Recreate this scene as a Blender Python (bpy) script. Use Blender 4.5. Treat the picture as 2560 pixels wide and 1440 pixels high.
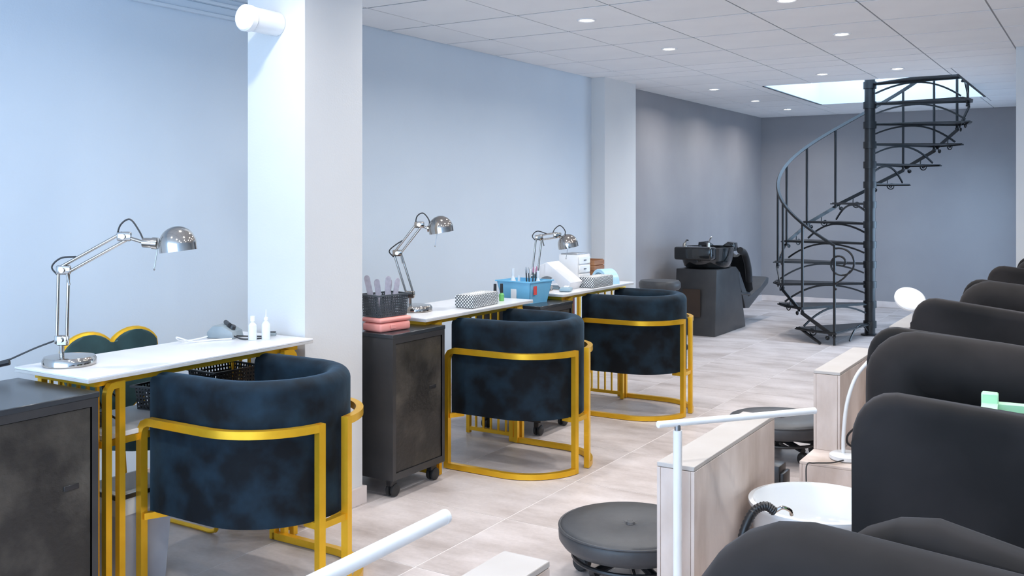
import bpy, bmesh, math, random
from mathutils import Vector, Matrix
from math import sin, cos, pi, radians as R, atan2, sqrt
random.seed(7)
for o in list(bpy.data.objects): bpy.data.objects.remove(o, do_unlink=True)
SC = bpy.context.scene
C = SC.collection

# ------------------------------------------------------------------ camera, world, daylight, exposure
YAW = R(31.78); CAMH = 1.34; CEIL = 2.38
cd = bpy.data.cameras.new('camera'); cam = bpy.data.objects.new('camera', cd); C.objects.link(cam)
cd.sensor_fit = 'HORIZONTAL'; cd.sensor_width = 36.0; cd.lens = 36.0 * 2412.0 / 2560.0
cd.shift_y = -(720.0 - 494.0) / 2560.0
cd.clip_start = 0.05; cd.clip_end = 200
cam.location = (0, 0, CAMH); cam.rotation_euler = (R(90), 0, YAW)
SC.camera = cam
FW = Vector((-sin(YAW), cos(YAW), 0)); RT = Vector((cos(YAW), sin(YAW), 0))

W = bpy.data.worlds.new('sky'); SC.world = W; W.use_nodes = True
bg = W.node_tree.nodes['Background']
bg.inputs[0].default_value = (0.48, 0.71, 1.0, 1); bg.inputs[1].default_value = 5.0
SC.view_settings.view_transform = 'Standard'; SC.view_settings.look = 'None'
SC.view_settings.gamma = 1.0; SC.view_settings.use_curve_mapping = False
SC.view_settings.exposure = 0.50
SPOT_W = 5.9

# ------------------------------------------------------------------ materials
def mat(name, col, rough=0.5, metal=0.0, col2=None, scale=6.0, bump=0.0, bscale=None, sheen=0.0, sheencol=(1, 1, 1),
        spec=0.5, coat=0.0, ramp=(0.35, 0.65), coords='Object', emit=0.0, alpha=1.0, trans=0.0, detail=4.0, stretch=None, rand=0.0):
    m = bpy.data.materials.new(name); m.use_nodes = True
    nt = m.node_tree; b = nt.nodes['Principled BSDF']
    b.inputs['Base Color'].default_value = (*col, 1); b.inputs['Roughness'].default_value = rough
    b.inputs['Metallic'].default_value = metal; b.inputs['Specular IOR Level'].default_value = spec
    b.inputs['Sheen Weight'].default_value = sheen; b.inputs['Sheen Tint'].default_value = (*sheencol, 1)
    b.inputs['Sheen Roughness'].default_value = 0.35
    b.inputs['Coat Weight'].default_value = coat; b.inputs['Alpha'].default_value = alpha
    b.inputs['Transmission Weight'].default_value = trans
    if emit:
        b.inputs['Emission Color'].default_value = (*col, 1); b.inputs['Emission Strength'].default_value = emit
    if col2 or bump:
        tc = nt.nodes.new('ShaderNodeTexCoord'); src = tc.outputs[coords]
        if coords == 'World':
            pass
        if stretch:
            mp = nt.nodes.new('ShaderNodeMapping'); mp.inputs['Scale'].default_value = stretch
            nt.links.new(src, mp.inputs[0]); src = mp.outputs[0]
    if col2:
        n = nt.nodes.new('ShaderNodeTexNoise'); n.inputs['Scale'].default_value = scale; n.inputs['Detail'].default_value = detail
        nt.links.new(src, n.inputs['Vector'])
        r = nt.nodes.new('ShaderNodeValToRGB'); e = r.color_ramp.elements
        e[0].position, e[1].position = ramp; e[0].color = (*col, 1); e[1].color = (*col2, 1)
        nt.links.new(n.outputs[0], r.inputs[0]); out = r.outputs[0]
        if rand:
            oi = nt.nodes.new('ShaderNodeObjectInfo'); hs = nt.nodes.new('ShaderNodeHueSaturation')
            mr = nt.nodes.new('ShaderNodeMapRange'); mr.inputs[3].default_value = 1 - rand; mr.inputs[4].default_value = 1 + rand
            nt.links.new(oi.outputs['Random'], mr.inputs[0]); nt.links.new(mr.outputs[0], hs.inputs['Value'])
            nt.links.new(out, hs.inputs['Color']); out = hs.outputs[0]
        nt.links.new(out, b.inputs['Base Color'])
    if bump:
        n2 = nt.nodes.new('ShaderNodeTexNoise'); n2.inputs['Scale'].default_value = bscale or scale * 4; n2.inputs['Detail'].default_value = 3
        nt.links.new(src, n2.inputs['Vector'])
        bp = nt.nodes.new('ShaderNodeBump'); bp.inputs['Strength'].default_value = bump; bp.inputs['Distance'].default_value = 0.02
        nt.links.new(n2.outputs[0], bp.inputs['Height']); nt.links.new(bp.outputs[0], b.inputs['Normal'])
    return m

def floor_mat():
    m = bpy.data.materials.new('floor_tile'); m.use_nodes = True; nt = m.node_tree; b = nt.nodes['Principled BSDF']
    tc = nt.nodes.new('ShaderNodeNewGeometry')
    oi = nt.nodes.new('ShaderNodeObjectInfo')
    mul = nt.nodes.new('ShaderNodeVectorMath'); mul.operation = 'SCALE'; mul.inputs['Scale'].default_value = 37.0
    cmb = nt.nodes.new('ShaderNodeCombineXYZ'); nt.links.new(oi.outputs['Random'], cmb.inputs[0]); nt.links.new(oi.outputs['Random'], cmb.inputs[1])
    nt.links.new(cmb.outputs[0], mul.inputs[0])
    add = nt.nodes.new('ShaderNodeVectorMath'); add.operation = 'ADD'
    nt.links.new(tc.outputs['Position'], add.inputs[0]); nt.links.new(mul.outputs[0], add.inputs[1])
    mp = nt.nodes.new('ShaderNodeMapping'); mp.inputs['Scale'].default_value = (1.0, 2.2, 1); nt.links.new(add.outputs[0], mp.inputs[0])
    n = nt.nodes.new('ShaderNodeTexNoise'); n.inputs['Scale'].default_value = 1.7; n.inputs['Detail'].default_value = 6; n.inputs['Roughness'].default_value = 0.62
    nt.links.new(mp.outputs[0], n.inputs['Vector'])
    r = nt.nodes.new('ShaderNodeValToRGB'); e = r.color_ramp.elements
    e[0].position = 0.30; e[0].color = (0.37, 0.31, 0.285, 1); e[1].position = 0.68; e[1].color = (0.70, 0.635, 0.62, 1)
    k = r.color_ramp.elements.new(0.5); k.color = (0.57, 0.505, 0.485, 1)
    nt.links.new(n.outputs[0], r.inputs[0])
    n2 = nt.nodes.new('ShaderNodeTexNoise'); n2.inputs['Scale'].default_value = 60; n2.inputs['Detail'].default_value = 3
    nt.links.new(add.outputs[0], n2.inputs['Vector'])
    mr = nt.nodes.new('ShaderNodeMapRange'); mr.inputs[3].default_value = 0.9; mr.inputs[4].default_value = 1.1
    nt.links.new(n2.outputs[0], mr.inputs[0])
    hs = nt.nodes.new('ShaderNodeHueSaturation'); nt.links.new(r.outputs[0], hs.inputs['Color']); nt.links.new(mr.outputs[0], hs.inputs['Value'])
    nt.links.new(hs.outputs[0], b.inputs['Base Color'])
    b.inputs['Roughness'].default_value = 0.42; b.inputs['Specular IOR Level'].default_value = 0.4
    return m

def lattice_mat():
    m = bpy.data.materials.new('lattice_print'); m.use_nodes = True; nt = m.node_tree; b = nt.nodes['Principled BSDF']
    tc = nt.nodes.new('ShaderNodeTexCoord'); sp = nt.nodes.new('ShaderNodeSeparateXYZ'); nt.links.new(tc.outputs['Object'], sp.inputs[0])
    def M(op, a, bb):
        n = nt.nodes.new('ShaderNodeMath'); n.operation = op
        for i, v in enumerate((a, bb)):
            if v is None: continue
            if isinstance(v, (int, float)): n.inputs[i].default_value = v
            else: nt.links.new(v, n.inputs[i])
        return n.outputs[0]
    u = M('ADD', sp.outputs['X'], sp.outputs['Y'])
    p = M('ADD', u, sp.outputs['Z']); q = M('SUBTRACT', u, sp.outputs['Z'])
    K = 1 / 0.017
    def line(v): return M('LESS_THAN', M('FRACT', M('MULTIPLY', v, K), None), 0.34)
    mx = M('MAXIMUM', line(p), line(q))
    mix = nt.nodes.new('ShaderNodeMix'); mix.data_type = 'RGBA'
    mix.inputs['A'].default_value = (0.82, 0.84, 0.84, 1); mix.inputs['B'].default_value = (0.03, 0.04, 0.05, 1)
    nt.links.new(mx, mix.inputs['Factor']); nt.links.new(mix.outputs['Result'], b.inputs['Base Color'])
    b.inputs['Roughness'].default_value = 0.5
    return m

M = {}
M['wall'] = mat('pale_blue_white_wall_paint', (0.64, 0.725, 0.815), 0.75, col2=(0.67, 0.755, 0.84), scale=1.2, bump=0.03, bscale=120)
M['pillar'] = mat('pillar_paint', (0.67, 0.67, 0.67), 0.7, col2=(0.70, 0.70, 0.695), scale=1.5, bump=0.03, bscale=120)
M['grey'] = mat('grey_wall_paint', (0.275, 0.265, 0.28), 0.6, col2=(0.31, 0.30, 0.31), scale=1.3, bump=0.04, bscale=90)
M['ceil'] = mat('ceiling_tile_white', (0.87, 0.87, 0.88), 0.85, col2=(0.90, 0.90, 0.905), scale=3, bump=0.05, bscale=160, rand=0.02)
M['grid'] = mat('ceiling_grid_grey', (0.36, 0.37, 0.39), 0.8)
M['tile'] = floor_mat()
M['grout'] = mat('grout', (0.80, 0.75, 0.72), 0.9)
M['skirt'] = mat('skirting_tile', (0.62, 0.53, 0.50), 0.5, col2=(0.74, 0.66, 0.63), scale=5)
M['stone'] = mat('partition_tile', (0.42, 0.32, 0.26), 0.5, col2=(0.74, 0.64, 0.59), scale=4.5, detail=9, ramp=(0.32, 0.62), stretch=(1, 1, .4), bump=0.05, bscale=60)
M['cap'] = mat('partition_cap_tile', (0.47, 0.43, 0.40), 0.5, col2=(0.52, 0.485, 0.46), scale=4)
M['gold'] = mat('brushed_gold', (0.80, 0.44, 0.020), 0.33, 0.65, col2=(0.86, 0.50, 0.030), scale=14)
M['navy'] = mat('navy_velvet', (0.0022, 0.0036, 0.006), 0.75, col2=(0.011, 0.029, 0.048), scale=7.5, detail=8, ramp=(0.40, 0.72), sheen=0.22, sheencol=(0.25, 0.5, 0.75), bump=0.12, bscale=14, spec=0.2)
M['black_velvet'] = mat('black_velvet', (0.0085, 0.0075, 0.0075), 0.75, col2=(0.021, 0.018, 0.018), scale=4, detail=5, ramp=(0.4, 0.7), sheen=0.12, sheencol=(0.65, 0.58, 0.6), bump=0.08, bscale=10, spec=0.2)
M['green_velvet'] = mat('dark_green_velvet', (0.015, 0.045, 0.05), 0.7, col2=(0.03, 0.08, 0.085), scale=8, sheen=0.3, sheencol=(0.4, 0.7, 0.7))
M['chrome'] = mat('chrome', (0.46, 0.42, 0.38), 0.10, 1.0, col2=(0.52, 0.48, 0.44), scale=9)
M['desk'] = mat('white_marble_laminate', (0.84, 0.84, 0.85), 0.22, col2=(0.80, 0.80, 0.82), scale=2.5, detail=8, stretch=(1, 4, 1))
M['desk_edge'] = mat('desk_edge_grey', (0.50, 0.48, 0.46), 0.45, col2=(0.56, 0.54, 0.52), scale=12)
M['cab'] = mat('black_cabinet_laminate', (0.028, 0.028, 0.030), 0.42, col2=(0.040, 0.039, 0.040), scale=8)
M['cab_top'] = mat('black_cabinet_top', (0.025, 0.030, 0.036), 0.25, col2=(0.032, 0.037, 0.043), scale=6)
M['cab_door'] = mat('scuffed_dark_door', (0.016, 0.015, 0.014), 0.40, col2=(0.085, 0.075, 0.062), scale=6, detail=9, ramp=(0.38, 0.72), bump=0.15, bscale=55)
M['rubber'] = mat('black_rubber', (0.015, 0.015, 0.016), 0.5, col2=(0.022, 0.022, 0.023), scale=20)
M['blackpl'] = mat('black_plastic', (0.014, 0.014, 0.016), 0.35, col2=(0.02, 0.02, 0.022), scale=20)
M['gloss'] = mat('black_gloss_ceramic', (0.008, 0.009, 0.010), 0.12, col2=(0.010, 0.011, 0.012), scale=5, coat=0.5)
M['leather'] = mat('black_leatherette', (0.048, 0.049, 0.053), 0.45, col2=(0.056, 0.057, 0.061), scale=30, bump=0.05, bscale=200)
M['iron'] = mat('black_painted_iron', (0.006, 0.0065, 0.008), 0.34, col2=(0.010, 0.0105, 0.012), scale=25, spec=0.5)
M['white'] = mat('white_plastic', (0.83, 0.84, 0.85), 0.3, col2=(0.86, 0.86, 0.87), scale=10)
M['tube'] = mat('white_painted_metal', (0.80, 0.81, 0.82), 0.28, col2=(0.83, 0.835, 0.84), scale=10)
M['bowl'] = mat('white_acrylic', (0.80, 0.82, 0.84), 0.15, col2=(0.83, 0.85, 0.86), scale=4)
M['steel'] = mat('grey_steel', (0.35, 0.36, 0.37), 0.35, 0.8, col2=(0.42, 0.42, 0.43), scale=10)
M['greyp'] = mat('grey_plastic', (0.24, 0.29, 0.31), 0.4, col2=(0.30, 0.34, 0.36), scale=12)
M['binp'] = mat('grey_bin_plastic', (0.42, 0.44, 0.50), 0.35, col2=(0.48, 0.50, 0.55), scale=6)
M['pink'] = mat('coral_plastic', (0.85, 0.30, 0.26), 0.4, col2=(0.88, 0.36, 0.31), scale=8)
M['blue'] = mat('sky_blue_plastic', (0.16, 0.47, 0.72), 0.35, col2=(0.20, 0.53, 0.77), scale=8)
M['blue_dark'] = mat('blue_grey_plastic', (0.25, 0.38, 0.46), 0.4, col2=(0.30, 0.42, 0.50), scale=8)
M['lblue'] = mat('pale_blue_plastic', (0.42, 0.70, 0.90), 0.3, col2=(0.48, 0.75, 0.93), scale=8)
M['lattice'] = lattice_mat()
M['wood'] = mat('brown_wood', (0.26, 0.11, 0.05), 0.55, col2=(0.42, 0.20, 0.09), scale=6, stretch=(1, 1, 8), detail=6)
M['darkwood'] = mat('dark_brown_panel', (0.030, 0.016, 0.008), 0.5, col2=(0.042, 0.023, 0.012), scale=6)
M['red'] = mat('red_plastic', (0.65, 0.05, 0.05), 0.4, col2=(0.72, 0.07, 0.06), scale=8)
M['green'] = mat('pale_green_plastic', (0.45, 0.76, 0.50), 0.35, col2=(0.50, 0.80, 0.55), scale=8)
M['greend'] = mat('mid_green_plastic', (0.13, 0.42, 0.12), 0.4, col2=(0.16, 0.47, 0.15), scale=8)
M['paper'] = mat('white_paper', (0.84, 0.84, 0.86), 0.7, col2=(0.80, 0.81, 0.85), scale=6)
M['file'] = mat('grey_emery', (0.38, 0.36, 0.42), 0.8, col2=(0.48, 0.45, 0.52), scale=40)
M['meshgrey'] = mat('dark_grey_basket_plastic', (0.055, 0.065, 0.075), 0.45, col2=(0.075, 0.085, 0.095), scale=12)
M['cloth'] = mat('black_cloth', (0.012, 0.013, 0.015), 0.8, col2=(0.020, 0.021, 0.024), scale=12, sheen=0.2)
M['bulb'] = mat('lit_lamp_disc', (1.0, 0.98, 0.95), 0.5, emit=14.0)
M['bulb_off'] = mat('frosted_bulb', (0.85, 0.84, 0.80), 0.4, col2=(0.88, 0.87, 0.83), scale=6)
M['pinkp'] = mat('mauve_plastic', (0.40, 0.16, 0.26), 0.4, col2=(0.46, 0.19, 0.30), scale=8)
M['clear'] = mat('clear_white_plastic', (0.86, 0.90, 0.94), 0.15, col2=(0.88, 0.92, 0.95), scale=8, alpha=0.75)

# ------------------------------------------------------------------ mesh helpers
def new(): return bmesh.new()

def box(bm, lo, hi, bev=0.0, seg=1):
    x0, y0, z0 = lo; x1, y1, z1 = hi
    v = [bm.verts.new(p) for p in ((x0, y0, z0), (x1, y0, z0), (x1, y1, z0), (x0, y1, z0), (x0, y0, z1), (x1, y0, z1), (x1, y1, z1), (x0, y1, z1))]
    fs = [bm.faces.new([v[i] for i in f]) for f in ((0, 3, 2, 1), (4, 5, 6, 7), (0, 1, 5, 4), (1, 2, 6, 5), (2, 3, 7, 6), (3, 0, 4, 7))]
    if bev > 0:
        es = list({e for f in fs for e in f.edges})
        bmesh.ops.bevel(bm, geom=es, offset=bev, segments=seg, affect='EDGES', profile=0.5)
    return v

def cbox(bm, c, s, bev=0.0, seg=1):
    return box(bm, [c[i] - s[i] / 2 for i in range(3)], [c[i] + s[i] / 2 for i in range(3)], bev, seg)

def ngon_sect(r, n, ry=None, rot=0.0):
    return [(r * cos(2 * pi * i / n + rot), (ry or r) * sin(2 * pi * i / n + rot)) for i in range(n)]

def sweep(bm, pts, sect, closed=False, n0=None, cap=True, scales=None):
    pts = [Vector(p) for p in pts]; n = len(pts)
    def seg(i): return (pts[(i + 1) % n] - pts[i % n]).normalized()
    t = seg(0)
    if n0 is None:
        n0 = Vector((0, 0, 1)) if abs(t.z) < 0.9 else Vector((1, 0, 0))
    nn = (Vector(n0) - t * Vector(n0).dot(t)).normalized(); bb = t.cross(nn)
    rings = []
    last = n if closed else n
    for i in range(last):
        if i == 0:
            t1 = seg(n - 1) if closed else t
            t2 = t
            if closed:
                q = t2.rotation_difference(t1); nn1 = q @ nn; bb1 = q @ bb
            else: nn1, bb1 = nn, bb
        else:
            t1 = seg(i - 1); t2 = seg(i) if (closed or i < n - 1) else t1
            nn1, bb1 = nn, bb
        m = (t1 + t2)
        if m.length < 1e-6: m = t1.copy()
        m.normalize()
        s = scales[i] if scales else 1.0
        ring = []
        for (a, b_) in sect:
            o = nn1 * a * s + bb1 * b_ * s
            o = o - t1 * (o.dot(m) / max(0.2, t1.dot(m)))
            ring.append(bm.verts.new(pts[i] + o))
        rings.append(ring)
        if i > 0 and (closed or i < n - 1):
            q = t1.rotation_difference(t2); nn = q @ nn; bb = q @ bb
    k = len(sect); N = len(rings)
    for i in range(N if closed else N - 1):
        a, b2 = rings[i], rings[(i + 1) % N]
        for j in range(k):
            try: bm.faces.new((a[j], a[(j + 1) % k], b2[(j + 1) % k], b2[j]))
            except ValueError: pass
    if cap and not closed:
        bm.faces.new(rings[0][::-1]); bm.faces.new(rings[-1])
    return rings

def tube(bm, pts, r, n=10, closed=False, cap=True, scales=None): return sweep(bm, pts, ngon_sect(r, n), closed, None, cap, scales)
def sqtube(bm, pts, w, h=None, closed=False, n0=None):
    h = h or w
    return sweep(bm, pts, [(-w / 2, -h / 2), (w / 2, -h / 2), (w / 2, h / 2), (-w / 2, h / 2)], closed, n0)

def lathe(bm, prof, n=32, c=(0, 0, 0), axis=None, sx=1.0, sy=1.0):
    rings = []; c = Vector(c)
    rot = Vector((0, 0, 1)).rotation_difference(Vector(axis)).to_matrix() if axis else Matrix.Identity(3)
    for (r, z) in prof:
        if r < 1e-6: rings.append([bm.verts.new(c + rot @ Vector((0, 0, z)))])
        else: rings.append([bm.verts.new(c + rot @ Vector((r * sx * cos(2 * pi * i / n), r * sy * sin(2 * pi * i / n), z))) for i in range(n)])
    for a, b in zip(rings, rings[1:]):
        for i in range(n):
            j = (i + 1) % n
            if len(a) == 1 and len(b) == 1: continue
            if len(a) == 1: bm.faces.new((a[0], b[j], b[i]))
            elif len(b) == 1: bm.faces.new((a[i], a[j], b[0]))
            else: bm.faces.new((a[i], a[j], b[j], b[i]))
    return rings

def prism(bm, poly, d0, d1, plane='xy', bev=0.0, seg=2):
    def P(a, b, d): return {'xy': (a, b, d), 'xz': (a, d, b), 'yz': (d, a, b)}[plane]
    A = [bm.verts.new(P(a, b, d0)) for a, b in poly]; B = [bm.verts.new(P(a, b, d1)) for a, b in poly]
    n = len(poly)
    f0 = bm.faces.new(A[::-1]); f1 = bm.faces.new(B)
    sides = [bm.faces.new((A[i], A[(i + 1) % n], B[(i + 1) % n], B[i])) for i in range(n)]
    if bev: bmesh.ops.bevel(bm, geom=list(f0.edges) + list(f1.edges), offset=bev, segments=seg, affect='EDGES', profile=0.5)

def arc(cx, cy, rx, ry, a0, a1, n):
    return [(cx + rx * cos(a0 + (a1 - a0) * i / n), cy + ry * sin(a0 + (a1 - a0) * i / n)) for i in range(n + 1)]

def spline(pts, n=8):
    pts = [Vector(p) for p in pts]; out = []
    P = [pts[0] * 2 - pts[1]] + pts + [pts[-1] * 2 - pts[-2]]
    for i in range(1, len(P) - 2):
        for j in range(n):
            t = j / n
            out.append(0.5 * ((2 * P[i]) + (P[i + 1] - P[i - 1]) * t + (2 * P[i - 1] - 5 * P[i] + 4 * P[i + 1] - P[i + 2]) * t * t + (3 * P[i] - P[i - 1] - 3 * P[i + 1] + P[i + 2]) * t ** 3))
    out.append(pts[-1]); return out

def obj(name, bm, m, parent=None, loc=None, smooth=True, ang=38, kind=None):
    bmesh.ops.remove_doubles(bm, verts=bm.verts, dist=1e-6)
    bmesh.ops.recalc_face_normals(bm, faces=bm.faces)
    me = bpy.data.meshes.new(name)
    if smooth:
        for f in bm.faces: f.smooth = True
        la = R(ang)
        for e in bm.edges:
            if len(e.link_faces) == 2 and e.calc_face_angle(0) > la: e.smooth = False
    bm.to_mesh(me); bm.free()
    me.materials.append(M[m] if isinstance(m, str) else m)
    o = bpy.data.objects.new(name, me); C.objects.link(o)
    if parent is not None: o.parent = parent
    if loc is not None: o.location = loc
    if kind: o['kind'] = kind
    return o

def tag(o, label, cat, group=None):
    o['label'] = label; o['category'] = cat
    if group: o['group'] = group
    return o

def thing(name, label, cat, loc=(0, 0, 0), rotz=0.0, group=None):
    o = bpy.data.objects.new(name, None); C.objects.link(o); o.empty_display_size = 0.1
    o.location = loc; o.rotation_euler = (0, 0, rotz)
    return tag(o, label, cat, group)

def dup(root, loc, rotz, label, group=None):
    def cp(o, par):
        c = o.copy(); C.objects.link(c); c.parent = par
        for ch in o.children: cp(ch, c)
        return c
    r = cp(root, None); r.location = loc; r.rotation_euler = (0, 0, rotz); r['label'] = label
    if group: r['group'] = group
    return r

def struct(name, bm, m, smooth=False):
    o = obj(name, bm, m, smooth=smooth); o['kind'] = 'structure'; return o

def at(px, py, dep):   # point of the place seen along one sight line at a known distance
    return Vector((0, 0, CAMH)) + (FW + RT * ((px - 1280) / 2412.0) + Vector((0, 0, 1)) * ((494 - py) / 2412.0)) * dep

# ------------------------------------------------------------------ the room
XL, XG, XR = -3.83, -3.86, 2.2
Y0, YB, YR = -2.4, 12.40, 7.50
XA = -0.55
T = 0.15
def wallbox(name, lo, hi, m):
    bm = new(); box(bm, lo, hi); return struct(name, bm, m)
wallbox('wall_left', (XL - T, Y0, 0), (XL, 8.15, CEIL + .3), 'wall')
wallbox('wall_left_rear', (XG - T, 8.15, 0), (XG, YB + T, CEIL + .3), 'grey')
wallbox('wall_back', (XG, YB, 0), (XA + T, YB + T, CEIL + .3), 'grey')
bm = new(); WY0, WY1, WZ0, WZ1 = 9.3, 11.9, .15, 1.55
for lo, hi in (((YR + T, 0), (WY0, CEIL + .3)), ((WY1, 0), (YB, CEIL + .3)), ((WY0, 0), (WY1, WZ0)), ((WY0, WZ1), (WY1, CEIL + .3))): box(bm, (XA, lo[0], lo[1]), (XA + T, hi[0], hi[1]))
struct('wall_alcove_right', bm, 'wall')
bm = new()
for lo, hi in (((WY0, WZ0), (WY0 + .05, WZ1)), ((WY1 - .05, WZ0), (WY1, WZ1)), ((10.57, WZ0), (10.63, WZ1)), ((WY0, WZ0), (WY1, WZ0 + .05)), ((WY0, WZ1 - .05), (WY1, WZ1))): box(bm, (XA + .06, lo[0], lo[1]), (XA + .11, hi[0], hi[1]))
struct('window_added', bm, 'white')  # unseen window, added to bring bluish daylight onto the back wall
wallbox('wall_return', (XA, YR, 0), (XR, YR + T, CEIL + .3), 'pillar')
wallbox('wall_right', (XR, Y0, 0), (XR + T, YR + T, CEIL + .3), 'wall')
# shop front behind the viewer: sill, lintel and glazing posts, open to daylight
bm = new(); box(bm, (XL - T, Y0 - T, 0), (XR + T, Y0, .25)); box(bm, (XL - T, Y0 - T, 2.25), (XR + T, Y0, CEIL + .3))
box(bm, (XL - T, Y0 - T, .25), (XL + .1, Y0, 2.25)); box(bm, (XR - .1, Y0 - T, .25), (XR + T, Y0, 2.25))
struct('wall_front', bm, 'wall')
bm = new()
for x in (-2.0, -.2, 1.4): box(bm, (x - .03, Y0 - .1, .25), (x + .03, Y0 - .04, 2.25))
struct('window_1', bm, 'steel')
# square pillar with skirting, and the far pilaster
PX0, PX1, PY0, PY1 = -3.12, -2.79, 2.90, 3.255
bm = new(); box(bm, (PX0, PY0, 0), (PX1, PY1, CEIL + .02)); struct('trim_1', bm, 'pillar')
bm = new(); t_ = .014; h_ = .075
box(bm, (PX0 - t_, PY0 - t_, .001), (PX1 + t_, PY0, h_)); box(bm, (PX0 - t_, PY1, .001), (PX1 + t_, PY1 + t_, h_))
box(bm, (PX1, PY0, .001), (PX1 + t_, PY1, h_)); box(bm, (PX0 - t_, PY0, .001), (PX0, PY1, h_))
struct('baseboard_pillar', bm, 'skirt')
bm = new(); box(bm, (XL, 7.49, 0), (-3.70, 8.13, CEIL)); struct('trim_2', bm, 'pillar')
for n, lo, hi in (('baseboard_left', (XL, Y0, .001), (XL + t_, 7.48, h_)), ('baseboard_left_rear', (XG, 8.16, .001), (XG + t_, YB - t_, h_)),
                  ('baseboard_back', (XG, YB - t_, .001), (XA, YB, h_)), ('baseboard_pilaster', (-3.70, 7.49, .001), (-3.70 + t_, 8.13, h_)), ('baseboard_return', (XA, YR - t_, .001), (XR, YR, h_))):
    bm = new(); box(bm, lo, hi, .002); struct(n, bm, 'skirt')
# stepped cornice boards along the top of the near left wall
bm = new()
for k, (z0, z1, d) in enumerate(((2.245, 2.262, .030), (2.262, 2.302, .018), (2.302, 2.318, .045), (2.318, 2.345, .030), (2.345, 2.379, .060))):
    box(bm, (XL, Y0, z0), (XL + d, 3.7, z1), .003)
struct('trim_3', bm, 'wall')

# floor slab and its tiles
bm = new(); box(bm, (XG - T, Y0 - T, -.12), (XR + T, YB + T, -.0012)); FLOOR = struct('floor', bm, 'grout')
def tile_grid(parent, name, m, xs, ys, zt, th, gap, regions, hole=None, bev=.0015, gapy=None):
    cache = {}
    for i in range(len(xs) - 1):
        for j in range(len(ys) - 1):
            for (rx0, rx1, ry0, ry1) in regions:
                x0, x1 = max(xs[i], rx0), min(xs[i + 1], rx1); y0, y1 = max(ys[j], ry0), min(ys[j + 1], ry1)
                if x1 - x0 < .03 or y1 - y0 < .03: continue
                rects = [(x0, x1, y0, y1)]
                if hole:
                    hx0, hx1, hy0, hy1 = hole
                    if not (x1 <= hx0 or x0 >= hx1 or y1 <= hy0 or y0 >= hy1):
                        rects = []
                        if x0 < hx0: rects.append((x0, hx0, y0, y1))
                        if x1 > hx1: rects.append((hx1, x1, y0, y1))
                        a, b = max(x0, hx0), min(x1, hx1)
                        if y0 < hy0: rects.append((a, b, y0, hy0))
                        if y1 > hy1: rects.append((a, b, hy1, y1))
                        rects = [r for r in rects if r[1] - r[0] > .012 and r[3] - r[2] > .012]
                        if not rects: continue
                cx, cy = (x0 + x1) / 2, (y0 + y1) / 2
                g = gap / 2; gq = (gapy or gap) / 2
                key = tuple(round(v, 3) for r in rects for v in (r[0] - cx, r[1] - cx, r[2] - cy, r[3] - cy))
                if key in cache:
                    o = bpy.data.objects.new(name, cache[key]); C.objects.link(o); o.parent = parent; o.location = (cx, cy, zt)
                else:
                    bm = new()
                    for r in rects: box(bm, (r[0] - cx + g, r[2] - cy + gq, 0), (r[1] - cx - g, r[3] - cy - gq, th), bev)
                    o = obj(name, bm, m, parent, (cx, cy, zt), smooth=False); cache[key] = o.data
fx = [-2.143 + .62 * i for i in range(-3, 8)]; fy = [3.4075 + .6175 * j for j in range(-10, 16)]
tile_grid(FLOOR, 'tile', 'tile', fx, fy, -.001, .001, .005, [(XL, XR, Y0, YR), (XL, XA, YR, YB)], bev=.0004)

# suspended ceiling of square panels, with the stair well cut through
HOLE = (-2.76, -1.085, 8.90, 11.02)
bm = new(); zc0, zc1 = CEIL + .004, CEIL + .06
hx0, hx1, hy0, hy1 = HOLE
for lo, hi in (((XG - T, Y0 - T), (XR + T, hy0 - .1)), ((XG - T, hy1 + .1), (XR + T, YB + T)), ((XG - T, hy0 - .1), (hx0 - .1, hy1 + .1)), ((hx1 + .1, hy0 - .1), (XR + T, hy1 + .1))):
    box(bm, (*lo, zc0), (*hi, zc1))
CEILING = struct('ceiling', bm, 'grid')
gx = [-3.466 + .5818 * i for i in range(-1, 11)]; gy = [4.7077 + .6223 * j for j in range(-12, 14)]
tile_grid(CEILING, 'panel', 'ceil', gx, gy, CEIL, .0035, .009, [(XL, XR, Y0, YR), (XG, XA, YR, YB)], hole=HOLE, bev=.0008, gapy=.020)
bm = new(); e_ = .018
for lo, hi in (((hx0, hy0, CEIL - .004), (hx0 + e_, hy1, CEIL + .004)), ((hx1 - e_, hy0, CEIL - .004), (hx1, hy1, CEIL + .004))): box(bm, lo, hi)
struct('trim_4', bm, 'iron')
bm = new(); s0, s1 = CEIL + .004, CEIL + .6
box(bm, (hx0 - .1, hy0 - .1, s0), (hx0, hy1 + .1, s1)); box(bm, (hx1, hy0 - .1, s0), (hx1 + .1, hy1 + .1, s1))
box(bm, (hx0, hy0 - .1, s0), (hx1, hy0, s1)); box(bm, (hx0, hy1, s0), (hx1, hy1 + .1, s1))
struct('wall_stairwell', bm, 'pillar')

# daylight portals at the shop front, the stairwell and the added side window (guide the sky's light in)
def portal(name, loc, rot, sx, sy):
    l = bpy.data.lights.new(name, 'AREA'); l.shape = 'RECTANGLE'; l.size = sx; l.size_y = sy
    l.cycles.is_portal = True
    o = bpy.data.objects.new(name, l); C.objects.link(o); o.location = loc; o.rotation_euler = rot
portal('shopfront_daylight', ((XL + XR) / 2, Y0 - .02, 1.25), (R(90), 0, 0), XR - XL - .2, 2.0)
portal('added_window_daylight', (XA + T + .02, (WY0 + WY1) / 2, (WZ0 + WZ1) / 2), (R(90), 0, R(90)), WY1 - WY0, WZ1 - WZ0)
portal('stairwell_daylight', ((hx0 + hx1) / 2, (hy0 + hy1) / 2, s1 - .05), (0, 0, 0), hx1 - hx0, hy1 - hy0)

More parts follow.
